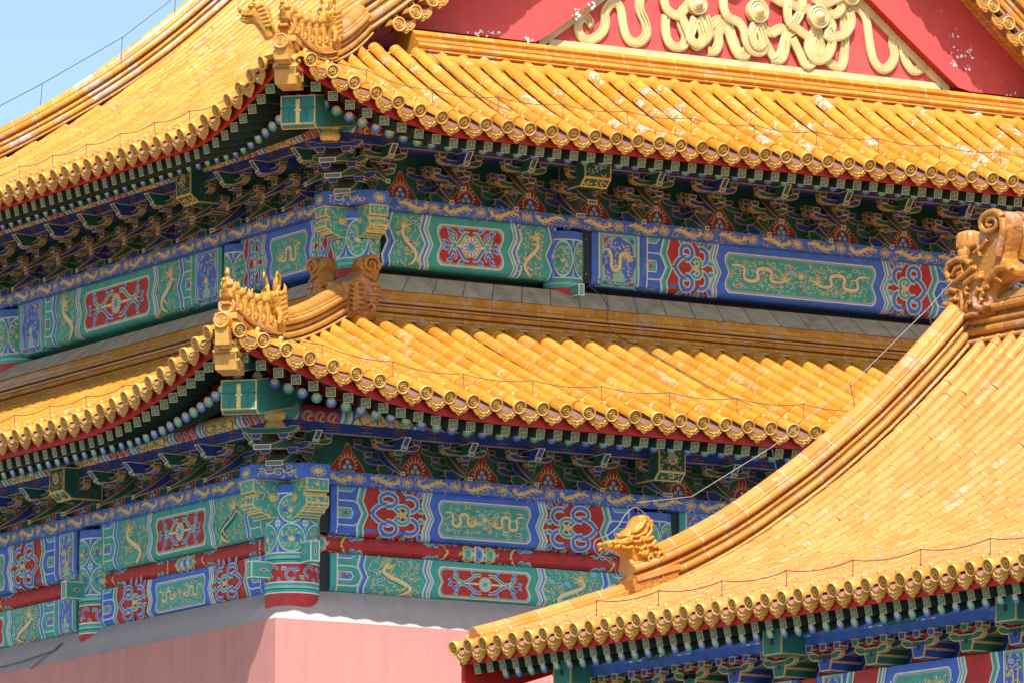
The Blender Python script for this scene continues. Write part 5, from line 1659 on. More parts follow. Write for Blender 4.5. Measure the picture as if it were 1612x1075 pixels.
# back slope beyond the ridge
mb.grid([[sfn(a, -r, sprof(2*SRT-r)-0.05) for a in (0, SL)] for r in [SRT+SRT*k/10 for k in range(11)]], 'tile_orange', True)
groof = gobj(mb, 'gate_roof')
gt_ = [eave_tile_mesh(0.80, 'tile_orange', 0, tn).mesh('eave_tile') for tn in (0.1, 0.5, 0.9)]; gd_ = [drip_mesh(0.78, 'glaze_gold', tn).mesh('drip_tile') for tn in (0.1, 0.5, 0.9)]
gs_ = square_rafter_mesh(0.5, 0.115).mesh('square_rafter'); gr_ = [round_rafter_mesh(1.2, k, 0.062).mesh('round_rafter') for k in (0, 1)]
Bz = Vector((0, 0, 1))
for k in range(n):
    a = 0.02+0.295*k
    if a > SL-0.1: break
    p, B, T, N = side.frame(a, 0.0)
    M = Matrix((B, T, N)).transposed().to_4x4(); M.translation = p; gplace('eave_tile', random.choice(gt_), M @ Matrix.Rotation(random.gauss(0, 0.05), 4, 'Y') @ Matrix.Rotation(random.gauss(0, 0.025), 4, 'X') @ Matrix.Rotation(random.gauss(0, 0.025), 4, 'Z'), groof)
    p, B, T, N = side.frame(a+0.1475, 0.02)
    M = Matrix((B, T, N)).transposed().to_4x4()
    Z = (N*0.4+Bz*0.6).normalized(); Y = Bz.cross(B).normalized(); Y = Y if Y.dot(SU) > 0 else -Y
    M = Matrix((B, Z.cross(B) if Z.cross(B).dot(SU) > 0 else -Z.cross(B), Z)).transposed().to_4x4(); M.translation = p-N*0.045; gplace('drip_tile', random.choice(gd_), M @ Matrix.Rotation(random.gauss(0, 0.03), 4, 'Y'), groof)
k = 0; a = 0.28
while a < SL-0.1:
    for kind, me, r, z, sl_ in (('square_rafter', gs_, 0.15, -0.255, 0.25), ('round_rafter', gr_[k % 2], 0.55, -0.285, 0.38)):
        T = (SU+Bz*sl_).normalized(); B = -SV; N = B.cross(T)
        if N.z < 0: B = SV; N = B.cross(T)
        M = Matrix((B, T, N)).transposed().to_4x4(); M.translation = sfn(a, -r, z); gplace(kind, me, M, groof)
    a += 0.25; k += 1
T = lambda q: sfn(q.x, -q.y, q.z)      # x along the eave, y inwards
eb = MB()
eb.box((0.03, 0.08, -0.20), (SL, 0.115, -0.045), 'red_board', T)
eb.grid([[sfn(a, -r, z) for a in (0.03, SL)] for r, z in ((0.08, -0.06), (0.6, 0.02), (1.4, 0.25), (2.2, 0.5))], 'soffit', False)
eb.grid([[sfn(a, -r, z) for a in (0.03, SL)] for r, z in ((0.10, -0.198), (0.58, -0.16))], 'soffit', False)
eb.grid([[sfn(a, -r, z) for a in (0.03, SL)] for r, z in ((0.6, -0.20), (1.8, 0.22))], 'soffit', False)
eb.box((0.03, 0.56, -0.225), (SL, 0.59, -0.15), 'red_board', T)
gobj(eb, 'eave_board', groof)
# barge board on the gable end
bb = MB()
rs = [0.1+k*0.25 for k in range(30)]
for aa in (0.03, 0.09):
    bb.grid([[sfn(aa, -r, sprof(r)-0.07) for r in rs], [sfn(aa, -r, sprof(r)-0.62) for r in rs]], 'red_board', False)
bb.grid([[sfn(aa, -0.1, z) for aa in (0.03, 0.09)] for z in (-0.05, -0.60)], 'red_board', False)
bb.grid([[sfn(aa, -r, sprof(r)-0.62) for aa in (0.03, 0.09)] for r in rs], 'red_board', False)
gobj(bb, 'barge_board', groof)
# ridges
gr = MB()
R0 = 2.42
path = [sfn(0.24, -r, sprof(r)+0.03) for r in [R0+(SRT+0.1-R0)*k/30 for k in range(31)]]
sweep(gr, path, ridge_prof(0.17, 0.47, 'tile_orange', 'tile_ridge'), 0.33)
low_ = [sfn(0.15, -r, sprof(r)+0.05) for r in [0.2+(R0-0.2)*k/10 for k in range(11)]]
sweep(gr, low_, [(-0.13, -0.03, 'tile_orange'), (-0.13, 0.05, 'tile_orange'), (-0.10, 0.06, 'tile_orange')] + [(-0.085*cos(pi*k/8), 0.06+0.085*sin(pi*k/8), 'tile_orange') for k in range(9)] + [(0.10, 0.06, 'tile_orange'), (0.13, 0.05, 'tile_orange'), (0.13, -0.03, 'tile_orange')], 0.33)
gobj(gr, 'slope_ridge', groof)
gr = MB()
sweep(gr, [sfn(a, -SRT-0.12, sprof(SRT)-0.02) for a in [0.3+(SL-0.3)*k/50 for k in range(51)]], ridge_prof(0.2, 0.60, 'glaze_beast', 'tile_ridge'), 0.42)
gobj(gr, 'main_ridge', groof)
# timber front under the eave
tb = MB(); fb = 0.88
tb.box((0.9, fb, -0.425), (SL, fb+0.1, -0.30), 'blue_paint', T)
tb.box((0.9, fb-0.004, -0.428), (SL, fb, -0.415), 'black', T)
gobj(tb, 'tie_beam')
pu = MB(); Rp = 0.115; zc = -0.30+Rp*0.9
pu.tube([sfn(0.9, -fb-0.03, zc), sfn(SL, -fb-0.03, zc)], Rp-0.004, 'blue_paint', 18)
P = Pen(pu, lambda u, v, l: sfn(0.9+u, -fb-0.03+(Rp+l)*cos(v/Rp), zc+(Rp+l)*sin(v/Rp)))
x = 0.0; q = 0
while x < SL-1.8:
    w = (0.42, 0.85, 0.42, 0.5)[q % 4]
    if q % 4 in (0, 2):
        for j in range(7): P.region(lambda v, j=j: x+w*j/7+v*0.8, lambda v, j=j: x+w*(j+1)/7+v*0.8, [-0.15, -0.05, 0.05, 0.09], ('green_paint', 'cream', 'blue_paint', 'white_paint', 'green_paint', 'blue_light', 'cream')[j], 1)
    elif q % 4 == 1:
        P.rect(x, -0.15, x+w, 0.09, 'blue_paint', 1, 4)
        for k in range(14):
            u = x+0.04+k*0.058; P.strip([(u, -0.06), (u+0.03, -0.02+0.02*(k % 2)), (u+0.055, -0.07)], 0.03, 'gold_paint', 2)
    else:
        P.rect(x, -0.15, x+w, 0.09, 'green_deep', 1, 4)
        for k in range(16): P.disc(x+R_.uniform(0.03, w-0.03), R_.uniform(-0.13, 0.03), 0.016, ('gold_paint', 'blue_light')[k % 2], 2, 6)
    x += w; q += 1
gobj(pu, 'purlin')
bbd = MB(); bbd.box((0.6, 1.27, -0.78), (SL, 1.4, -0.1), 'blue_deep', T)
bbd.box((0.6, fb+0.1, -0.315), (SL, 1.3, -0.30), 'dark_wood', T)
gobj(bbd, 'bracket_board')
def small_set(c, k_):
    b = MB()
    P0 = lambda x, z, t: (x, -t, z)
    s = 0.115; pr = [(-s, 0.19), (-s, 0.10), (-s*0.74, 0), (s*0.74, 0), (s, 0.10), (s, 0.19)]
    b.prism([(q, z-0.72) for q, z in pr], -0.13, 0.40, P0, 'gold_line', 0.014, c)
    b.box((-0.03, -0.402, -0.63), (0.03, -0.401, -0.58), 'black')
    b_arm(b, 0.16, 0.30, -0.535, -0.455, c, 0.05)
    for x in (-0.25, 0, 0.25): b_block(b, x, 0.37, -0.50, c, 0.058, 0.085)
    b_arm(b, 0.37, 0.29, -0.60, -0.505, 'green_deep', 0.03)
    for x in (-0.125, 0.125): b.box((x-0.06, -0.36, -0.515), (x+0.06, -0.3, -0.44), 'red_paint')
    return b
ms = [small_set('blue_deep', 0).mesh('bracket_set'), small_set('green_deep', 0).mesh('bracket_set')]
ax = 4.20; q = 0
SM = Matrix((SV, SU, Bz)).transposed().to_4x4()
for k in range(-6, 19):
    a = 5.87+0.82*(k-2)
    if a < 0.8 or a > SL-0.5: continue
    M = Matrix((SV, SU, Bz)).transposed().to_4x4(); M.translation = sfn(a, -1.25, 0)
    o = gplace('bracket_set', ms[k % 2], M, gate); o.matrix_parent_inverse = Matrix.Translation(-gate.location)
    b = MB(); p = Pen(b, lambda u, v, l: sfn(a+0.41+u, -1.268+l, -0.72+v))
    for kk, m, l in ((1.12, 'green_light', 1), (1.0, 'red_paint', 2)):
        p.region(lambda v: -(0.25-0.55*v)*kk, lambda v: (0.25-0.55*v)*kk, [0, 0.1, 0.2, 0.30], m, l)
    for qq in range(9):
        an = pi*(-0.1+1.2*qq/8); p.strip([(cos(an)*0.07, 0.09+sin(an)*0.06), (cos(an)*0.11, 0.10+sin(an)*0.12)], [0.03, 0.006], 'gold_paint', 3)
    for x, y in ((-0.03, 0.07), (0.03, 0.07), (0, 0.12)): p.disc(x, y, 0.028, 'blue_light', 4, 8); p.disc(x, y, 0.016, 'white_paint', 5, 6)
    gobj(b, 'flame_panel')
for a in (1.37, 5.30, 9.35, 13.4, 17.45):
    b = MB()
    b.prism([(0.56, -0.51), (1.3, -0.51), (1.3, -0.22), (0.56, -0.22)], a-0.17, a+0.17, lambda p, q, t: sfn(t, -p, q), 'gold_line', 0.016, 'green_hip')
    b.box((a-0.03, 0.558, -0.40), (a+0.03, 0.56, -0.33), 'black', T)
    gobj(b, 'beam_head')
def sF(a, d, z): return sfn(a, d-1.20, z)
bmz = MB()
def gate_beam(a0, a1, mode):
    mb = MB(); z0, z1 = -1.35, -0.735
    beam_solid(mb, sF, a0, a1, 0.147, -0.3, z0, z1, 'blue_paint')
    M, H = beam_map(sF, a0, 0.15, z0, z1-z0); p = Pen(mb, M); L = a1-a0
    p.rect(0, 0, L, H, 'blue_paint', 0, 6)
    beam_paint(p, L, H, True, True, 0.34, lay=dict(strip=0.12, finger=0.0, ch=0.10, zt=0.45))
    # lattice field
    for k in range(60):
        x = L*0.34+R_.uniform(0, L*0.32); y = H*R_.uniform(0.3, 0.75)
        p.disc(x, y, 0.018, ('gold_paint', 'blue_light', 'cream')[k % 3], 9, 6)
    gobj(mb, 'painted_beam')
gate_beam(1.55, 5.12, 0); gate_beam(5.48, 9.17, 1); gate_beam(9.53, 13.2, 0); gate_beam(13.6, 17.25, 1)
gw = MB()
gw.box((0.6, 1.35, -11.3), (SL, 13.5, -1.4), 'red_paint', T); gw.box((0.62, 1.45, -1.4), (SL, 13.4, -0.2), 'dark_wood', T)
gw.poly([sfn(0.6, -r, z) for r, z in ((1.3, -1.4), (13.6, -1.4), (13.6, -0.2), (SRT, sprof(SRT)-0.1), (5.2, sprof(5.2)-0.1), (3.2, sprof(3.2)-0.1), (1.3, 0.1))], 'red_paint')
gw.poly([sfn(SL-0.3, -r, z) for r, z in ((1.3, -1.4), (13.6, -1.4), (13.6, -0.2), (11.7, sprof(3.2)-0.1), (9.7, sprof(5.2)-0.1), (SRT, sprof(SRT)-0.1), (5.2, sprof(5.2)-0.1), (3.2, sprof(3.2)-0.1), (1.3, 0.1))], 'red_paint')
gobj(gw, 'gate_wall')
bb = MB()
for sg in (0, 1):
    rr_ = [0.1+k*0.25 for k in range(30)]
    q_ = [(r if sg == 0 else 2*SRT-r, sprof(r)) for r in rr_]
    for aa in (SL-0.02, SL+0.05):
        bb.grid([[sfn(aa, -r, z-0.07) for r, z in q_], [sfn(aa, -r, z-0.62) for r, z in q_]], 'red_board', False)
    bb.grid([[sfn(aa, -r, z-0.62) for aa in (SL-0.02, SL+0.05)] for r, z in q_], 'red_board', False)
gobj(bb, 'barge_board', groof)
for a in (1.37, 5.30, 9.35, 13.4, 17.45):
    cm = MB(); cm.tube([sfn(a, -1.25, -11), sfn(a, -1.25, -0.75)], 0.22, 'red_paint', 20); gobj(cm, 'column')
# ------------------------------------------------------------------ gilded ribbons on the gable (parts of the gable wall)
GY = GABLE-0.01
def gpx(px, py): 
    P = on_plane(px, py, (0, 1, 0), (0, GY, 0)); return (P.x, P.z)
def smooth(pts, n=4):
    out = []
    N = len(pts)
    for i in range(N-1):
        p0, p1, p2, p3 = pts[max(i-1, 0)], pts[i], pts[i+1], pts[min(i+2, N-1)]
        for k in range(n):
            t = k/n
            out.append(tuple(0.5*((2*p1[c])+(-p0[c]+p2[c])*t+(2*p0[c]-5*p1[c]+4*p2[c]-p3[c])*t*t+(-p0[c]+3*p1[c]-3*p2[c]+p3[c])*t**3) for c in range(len(p1))))
    out.append(pts[-1]); return out
def ribbon(mb, pts, w, base):
    prof = [(-1, 0.0), (-0.96, 0.035), (-0.5, 0.05), (-0.46, 0.025), (0.1, 0.038), (0.14, 0.012), (0.92, 0.03), (1, 0.0)]
    rows = []
    for i, (x, z) in enumerate(pts):
        a, b = pts[max(i-1, 0)], pts[min(i+1, len(pts)-1)]
        dx, dz = b[0]-a[0], b[1]-a[1]; L = hypot(dx, dz) or 1
        rows.append([Vector((x-dz/L*w*o, GY-base-h, z+dx/L*w*o)) for o, h in prof])
    mb.grid(rows, 'gold_relief', False)
    mb.poly(rows[0], 'gold_relief'); mb.poly(rows[-1], 'gold_relief')
rb = MB()
c1 = lambda l, ox=840, oy=0, s=0.2481: [gpx(ox+x*s, oy+y*s) for x, y in l]
RIB = [
 c1([(335,165),(350,145),(325,112),(285,140),(280,205),(325,255),(385,245),(432,205),(450,150),(450,80),(485,28),(525,25),(550,75),(560,150),(582,230),(625,272),(680,265),(712,215),(700,140),(672,80),(668,20),(690,-40),(760,-90),(850,-110)]),
 c1([(830,100),(828,190),(845,265),(895,305),(945,290),(955,235),(930,170),(925,100),(965,45),(1020,-20)]),
 c1([(812,-30),(825,50),(870,95),(925,115),(955,180),(985,250),(1020,300),(1065,270),(1100,220),(1095,160),(1075,110)]),
 c1([(1010,120),(990,190),(975,250),(1030,290),(1060,250),(1045,180),(1025,120)]),
 c1([(1065,100),(1085,150),(1130,158),(1165,130),(1205,135),(1235,170),(1260,250),(1290,320),(1330,350)]),
 c1([(1100,330),(1140,330),(1165,280),(1165,215),(1195,185),(1225,210),(1250,280),(1290,350),(1335,360),(1345,310)]),
 c1([(1190,-20),(1195,60),(1225,115),(1290,150),(1320,200),(1340,280),(1380,330),(1440,330),(1460,270)]),
 c1([(1390,160),(1370,230),(1400,300),(1440,280),(1425,210),(1405,160)]),
 c1([(1440,150),(1470,200),(1510,210),(1560,185),(1610,190)]),
 c1([(1450,250),(1490,330),(1530,385),(1570,370),(1590,300),(1600,230),(1650,190)]),
 c1([(1500,-20),(1560,20),(1640,40),(1680,80),(1640,150),(1600,170)]),
 c1([(100,0),(95,80),(110,150),(170,200),(225,250),(230,330),(280,390),(340,370),(375,300),(370,220),(345,180)], 1212, 0),
 c1([(280,190),(260,260),(290,330),(320,310),(310,240),(300,190)], 1212, 0),
 c1([(0,220),(60,190),(90,210),(80,280),(50,370),(0,400)], 1212, 0),
 c1([(130,250),(170,330),(215,420),(260,400),(265,330)], 1212, 0),
 c1([(345,130),(380,170),(350,240),(410,240),(465,215),(500,150),(490,85)], 1212, 0),
 c1([(330,370),(400,420),(445,430),(465,370),(470,240),(465,110),(500,55),(560,60),(605,130),(625,260),(650,380),(700,440),(750,430),(785,370),(775,280),(785,210),(830,280),(850,380),(900,450),(950,440),(970,390),(940,365)], 1212, 0),
 c1([(200,-20),(200,60),(250,60)], 1212, 0), c1([(330,60),(390,100),(440,60),(420,0),(380,-30)], 1212, 0),
 c1([(260,-10),(330,30),(400,0),(470,-30)], 1212, 0),
]
for k, r in enumerate(RIB): ribbon(rb, smooth(r), 0.078, 0.004+0.018*(k % 4))
hobj(rb, 'gilded_ribbon', bpy.data.objects['gable_wall'])
for (x, y, R) in ((1093, 9, 0.18), (1188.6, 20, 0.20), (1284, 28.5, 0.20), (1334, -6, 0.18), (1150, -30, 0.18)):
    md = MB(); X, Z = gpx(x, y); R *= 0.86
    md.lathe((X, GY-0.02, Z), (0, -1, 0), [(R*1.12, 0.0), (R*1.1, 0.10), (R*0.98, 0.12), (R*0.92, 0.09), (R*0.78, 0.10), (R*0.70, 0.13), (R*0.62, 0.10), (R*0.52, 0.11), (R*0.36, 0.16), (0.0, 0.18)], 'gold_relief', 26)
    hobj(md, 'gilded_medallion', bpy.data.objects['gable_wall'])
# gilded border
gb = MB()
def bzz(x):
    t = 3.86-abs(x-9.71); return 24.30+0.72*t+0.02*t*t
zb_ = 24.30
xx_ = [9.71-3.75+7.5*k/80 for k in range(81)]
gb.grid([[Vector((x, GABLE-0.05, bzz(x)+0.02)) for x in xx_], [Vector((x, GABLE-0.05, bzz(x)-0.15)) for x in xx_]], 'gold_relief', False)
gb.grid([[Vector((x, GABLE-0.05, bzz(x)-0.15)) for x in xx_], [Vector((x, GABLE, bzz(x)-0.15)) for x in xx_]], 'gold_relief', False)
gb.grid([[Vector((x, GABLE-0.06, zb_-0.5)) for x in (xx_[0], xx_[-1])], [Vector((x, GABLE-0.06, zb_+0.11)) for x in (xx_[0]+0.2, xx_[-1]-0.2)], [Vector((x, GABLE, zb_+0.11)) for x in (xx_[0]+0.2, xx_[-1]-0.2)]], 'gold_relief', False)
hobj(gb, 'gilded_border', bpy.data.objects['gable_wall'])
# flaked patches where the red lime wash has come off
fl = MB(); rf = random.Random(3)
for cx, cy, n, sx, sy in ((765, 55, 10, 30, 4), (833, 63, 6, 9, 4), (770, 52, 8, 16, 3), (905, 22, 10, 9, 9), (930, 10, 8, 6, 6), (1512, 92, 16, 16, 18), (1530, 88, 7, 5, 9), (1503, 97, 6, 5, 7), (1590, 149, 5, 9, 3), (1500, 60, 6, 10, 10)):
    for k in range(n):
        px, py = cx+rf.uniform(-sx, sx), cy+rf.uniform(-sy, sy)
        P = on_plane(px, py, (0, 1, 0), (0, GABLE-0.224-0.0004*k, 0))
        if P.z > min(ZU+prof_up(P.x+EU)-0.2, 40) : continue
        r = rf.uniform(0.008, 0.034); a0 = rf.uniform(0, 6)
        fl = MB(); fl.poly([P + Vector((cos(a0+2*pi*i/7)*r*rf.uniform(0.4, 1.3), 0, sin(a0+2*pi*i/7)*r*rf.uniform(0.4, 1.1))) for i in range(7)], 'white_paint')
        hobj(fl, 'flaked_patch', bpy.data.objects['gable_wall'])

# ------------------------------------------------------------------ glazed ridge beasts: things of their own
def blob(mb, name, voxel, label, cat, group=None, M=None, smooth_it=3):
    o = place(name, mb.mesh(name), M)
    r = o.modifiers.new('merge', 'REMESH'); r.mode = 'VOXEL'; r.voxel_size = voxel; r.use_smooth_shade = True
    s = o.modifiers.new('soft', 'SMOOTH'); s.iterations = smooth_it; s.factor = 0.4
    return tag(o, label, cat, group)

def slab(mb, outline, th, m, bulge=0.35):
    """solid with a traced side outline and a domed thickness (x, z outline; thickness along y)"""
    n = len(outline); cx = sum(p[0] for p in outline)/n; cz = sum(p[1] for p in outline)/n
    rows = []
    for k, (s, y) in enumerate(((0.0, -th), (0.55, -th), (0.86, -th*0.86), (1.0, -th*0.45), (1.0, th*0.45), (0.86, th*0.86), (0.55, th), (0.0, th))):
        rows.append([Vector((cx+(x-cx)*max(s, 0.01), y, cz+(z-cz)*max(s, 0.01))) for x, z in outline])
    mb.grid(rows, m, True, close_u=True)

def dup_thing(o, M, label):
    c = o.copy(); COL.objects.link(c); c.matrix_world = M; c['label'] = label; return c

# small seated figures on the hip ends
def seated_beast(kind):
    b = MB(); b.cr = 0.6; g = 'glaze_fig'
    b.box((-0.075, -0.10, -0.03), (0.075, 0.12, 0.015), g)
    b.ellipsoid((0, 0.045, 0.10), (0.085, 0.10, 0.10), g)               # haunches
    b.tube([(0, 0.05, 0.08), (0, -0.01, 0.20), (0, -0.045, 0.28)], [0.085, 0.075, 0.05], g, 12)
    for s in (-1, 1):
        b.tube([(s*0.045, -0.05, 0.20), (s*0.05, -0.07, 0.10), (s*0.05, -0.08, 0.0)], [0.034, 0.024, 0.026], g, 8)
        b.ellipsoid((s*0.085, 0.05, 0.055), (0.035, 0.075, 0.055), g)
        b.ellipsoid((s*0.085, -0.02, 0.012), (0.025, 0.04, 0.018), g)
        b.tube([(s*0.035, -0.03, 0.36), (s*0.055, -0.015, 0.385), (s*0.06, 0.0, 0.395)] if kind != 2 else [(s*0.02, -0.04, 0.37), (s*0.03, -0.03, 0.41), (s*0.02, 0.0, 0.42)], [0.022, 0.018, 0.010], g, 6)
        b.ellipsoid((s*0.03, -0.085, 0.335), (0.012, 0.012, 0.012), g, None, 8, 6)
    b.ellipsoid((0, -0.05, 0.325), (0.064, 0.068, 0.062), g)
    b.tube([(0, -0.07, 0.31), (0, -0.13, 0.295)], [0.04, 0.028], g, 10)
    if kind == 1:
        for k in range(7):
            a = pi*k/6; b.ellipsoid((cos(a)*0.062, -0.02, 0.32+sin(a)*0.062), (0.026, 0.04, 0.026), g, None, 8, 6)
    b.tube([(0, 0.13, 0.05), (0, 0.17, 0.15), (0, 0.14, 0.25), (0, 0.16, 0.31)], [0.03, 0.034, 0.03, 0.008], g, 8)
    return b
def immortal():
    b = MB(); g = 'glaze_fig'
    # hen: body, neck, head with comb, fanned tail
    b.box((-0.07, -0.1, -0.03), (0.07, 0.12, 0.01), g)
    b.ellipsoid((0, 0.0, 0.10), (0.085, 0.15, 0.085), g)
    b.tube([(0, -0.10, 0.12), (0, -0.17, 0.20), (0, -0.18, 0.27)], [0.055, 0.04, 0.03], g, 10)
    b.ellipsoid((0, -0.19, 0.28), (0.035, 0.045, 0.035), g); b.tube([(0, -0.22, 0.28), (0, -0.265, 0.265)], [0.018, 0.004], g, 6)
    for k in (-1, 0, 1): b.tube([(0, 0.12, 0.12), (k*0.05, 0.20, 0.22), (k*0.06, 0.22, 0.32)], [0.05, 0.04, 0.012], g, 8)
    for s in (-1, 1): b.ellipsoid((s*0.085, 0.02, 0.10), (0.02, 0.10, 0.05), g); b.tube([(s*0.03, 0, 0.05), (s*0.03, 0, -0.01)], 0.02, g, 6)
    # rider: robe, arms folded with sleeves, head and cap
    b.tube([(0, 0.02, 0.13), (0, 0.02, 0.26), (0, 0.01, 0.35)], [0.085, 0.07, 0.04], g, 12)
    for s in (-1, 1):
        b.tube([(s*0.06, 0.01, 0.31), (s*0.085, -0.02, 0.24), (s*0.02, -0.08, 0.23)], [0.03, 0.032, 0.026], g, 8)
        b.tube([(s*0.04, 0.0, 0.17), (s*0.08, -0.05, 0.14), (s*0.085, -0.06, 0.06)], [0.045, 0.04, 0.025], g, 8)
    b.ellipsoid((0, -0.005, 0.40), (0.043, 0.046, 0.052), g); b.ellipsoid((0, -0.05, 0.395), (0.012, 0.012, 0.014), g, None, 8, 6)
    b.tube([(0, 0, 0.43), (0, 0.01, 0.465)], [0.038, 0.026], g, 10)
    return b
def horned_beast():
    b = MB(); g = 'glaze_beast'; g = 'glaze_fig'
    b.box((-0.15, -0.12, -0.06), (0.15, 0.22, 0.08), g)
    b.tube([(0, 0.10, 0.02), (0, 0.05, 0.22), (0, -0.08, 0.36)], [0.17, 0.16, 0.12], g, 14)
    b.ellipsoid((0, -0.10, 0.38), (0.12, 0.13, 0.11), g)
    b.tube([(0, -0.18, 0.38), (0, -0.30, 0.39), (0, -0.34, 0.42)], [0.085, 0.065, 0.05], g, 12)   # upper jaw
    b.tube([(0, -0.14, 0.29), (0, -0.27, 0.27)], [0.06, 0.04], g, 10)
    for s in (-1, 1):
        b.ellipsoid((s*0.075, -0.19, 0.43), (0.032, 0.032, 0.032), g, None, 10, 8)
        b.tube([(s*0.06, -0.06, 0.44), (s*0.10, 0.0, 0.58), (s*0.12, -0.06, 0.70), (s*0.11, -0.16, 0.73), (s*0.10, -0.20, 0.66)], [0.036, 0.032, 0.028, 0.022, 0.010], g, 10)
        for k in range(6):
            z = 0.12+0.065*k; y = 0.13-0.02*k
            b.tube([(s*0.13, y-0.10, z), (s*0.18, y, z+0.04), (s*0.16, y+0.10, z+0.11), (s*0.13, y+0.13, z+0.17)], [0.03, 0.04, 0.03, 0.008], g, 8)
        b.tube([(s*0.10, -0.06, 0.22), (s*0.17, -0.16, 0.14), (s*0.15, -0.20, 0.02)], [0.06, 0.05, 0.035], g, 8)
        b.tube([(s*0.04, -0.30, 0.30), (s*0.05, -0.28, 0.34)], [0.014, 0.006], g, 6)
    b.tube([(0, 0.12, 0.30), (0, 0.18, 0.50), (0, 0.14, 0.64), (0, 0.17, 0.72)], [0.09, 0.08, 0.05, 0.01], g, 10)
    return b

def hip_frame(sl, d, dz):
    P = hip_pt(sl, d, 1, 1, dz); Q2 = hip_pt(sl, d+0.15, 1, 1, dz)
    t = (Q2-P); t.z *= 0.12; t.normalize()
    B = t.cross(Bz).normalized(); N = B.cross(t)
    M = Matrix((B*0.88, t*0.92, N*1.06)).transposed().to_4x4(); M.translation = P
    return M
ords = ('first', 'second', 'third', 'fourth', 'fifth')
for nm, sl, d0, span in (('lower', low[0], -2.36, 1.50), ('upper', upp[0], -0.38, 1.50)):
    imm = None
    protos = {}
    M = hip_frame(sl, d0, 0.33)
    blob(immortal(), 'rider_figure', 0.009, 'glazed rider on a hen at the very tip of the %s corner ridge' % nm, 'roof figure', 'roof figures on the corner ridges', M, 0)
    for k in range(5):
        kk = (1, 0, 2, 0, 1)[k]
        M = hip_frame(sl, d0+0.29+0.27*k, 0.30)
        if kk not in protos:
            protos[kk] = blob(seated_beast(kk), 'seated_beast', 0.008, '', 'roof figure', 'roof figures on the corner ridges', M, 0); o = protos[kk]
        else:
            o = dup_thing(protos[kk], M, '')
        o['label'] = 'small glazed seated beast, %s behind the rider on the %s corner ridge' % (ords[k], nm)
    M = hip_frame(sl, d0+span+0.13, 0.24)
    blob(horned_beast(), 'horned_beast', 0.011, 'larger horned glazed beast closing the row of figures on the %s corner ridge' % nm, 'ridge beast', 'horned ridge beasts', M, 0)

# scrolled dragon heads back to back at the foot of the upper corner column
def corner_head():
    b = MB(); g = 'glaze_beast'
    o = [(0, -0.05), (.56, -0.05), (.58, .16), (.53, .21), (.62, .245), (.48, .285), (.64, .30), (.68, .36), (.62, .44), (.52, .48), (.58, .60), (.62, .74), (.56, .87), (.43, .92), (.28, .87), (.23, .76), (.30, .66), (.24, .58), (.12, .52), (0, .48)]
    slab(b, o, 0.14, g)
    for s in (-1, 1):
        y = s*0.165
        sp = [(0.43+0.145*(1-k/22)*cos(0.55*k-0.4), y, 0.755+0.145*(1-k/22)*sin(0.55*k-0.4)) for k in range(20)]
        b.tube(sp, [0.035-0.0008*k for k in range(20)], g, 8)
        b.ellipsoid((0.50, y*0.95, 0.40), (0.04, 0.035, 0.04), g)
        b.tube([(0.40, y, 0.46), (0.50, y*1.1, 0.47), (0.60, y, 0.45)], [0.03, 0.03, 0.012], g, 8)
        b.tube([(0.36, y, 0.31), (0.50, y*1.02, 0.325), (0.64, y*0.8, 0.32)], [0.02, 0.028, 0.03], g, 8)
        b.tube([(0.34, y, 0.22), (0.44, y*1.05, 0.23), (0.56, y*0.8, 0.20)], [0.02, 0.03, 0.025], g, 8)
        for k in range(6):
            t = k/5
            b.tube([(0.30+0.05*t, y*0.9, 0.46-0.36*t), (0.20, y*1.12, 0.48-0.38*t), (0.12, y*1.12, 0.42-0.36*t), (0.07, y, 0.46-0.36*t)], [0.018, 0.035, 0.032, 0.012], g, 8)
        b.tube([(0.30, y, 0.62), (0.40, y*1.1, 0.58), (0.5, y*1.1, 0.53)], [0.02, 0.03, 0.02], g, 8)
        b.tube([(0.42, y, 0.05), (0.48, y*1.15, 0.12), (0.42, y*1.1, 0.18), (0.36, y, 0.12)], [0.02, 0.035, 0.03, 0.015], g, 8)
    return b
cx = ins+0.10
Mr = Matrix.Translation(Vector((cx-0.12, cx-0.16, zt+0.03)))
ch = blob(corner_head(), 'corner_dragon_head', 0.010, 'scroll-tailed dragon head under the upper corner column, jaws turned right', 'dragon head', 'paired dragon heads at the upper corner', Mr, 0)
Ml = Matrix(((0, 1, 0, cx-0.16), (1, 0, 0, cx-0.12), (0, 0, 1, zt+0.03), (0, 0, 0, 1)))
dup_thing(ch, Ml, 'scroll-tailed dragon head under the upper corner column, jaws turned left')

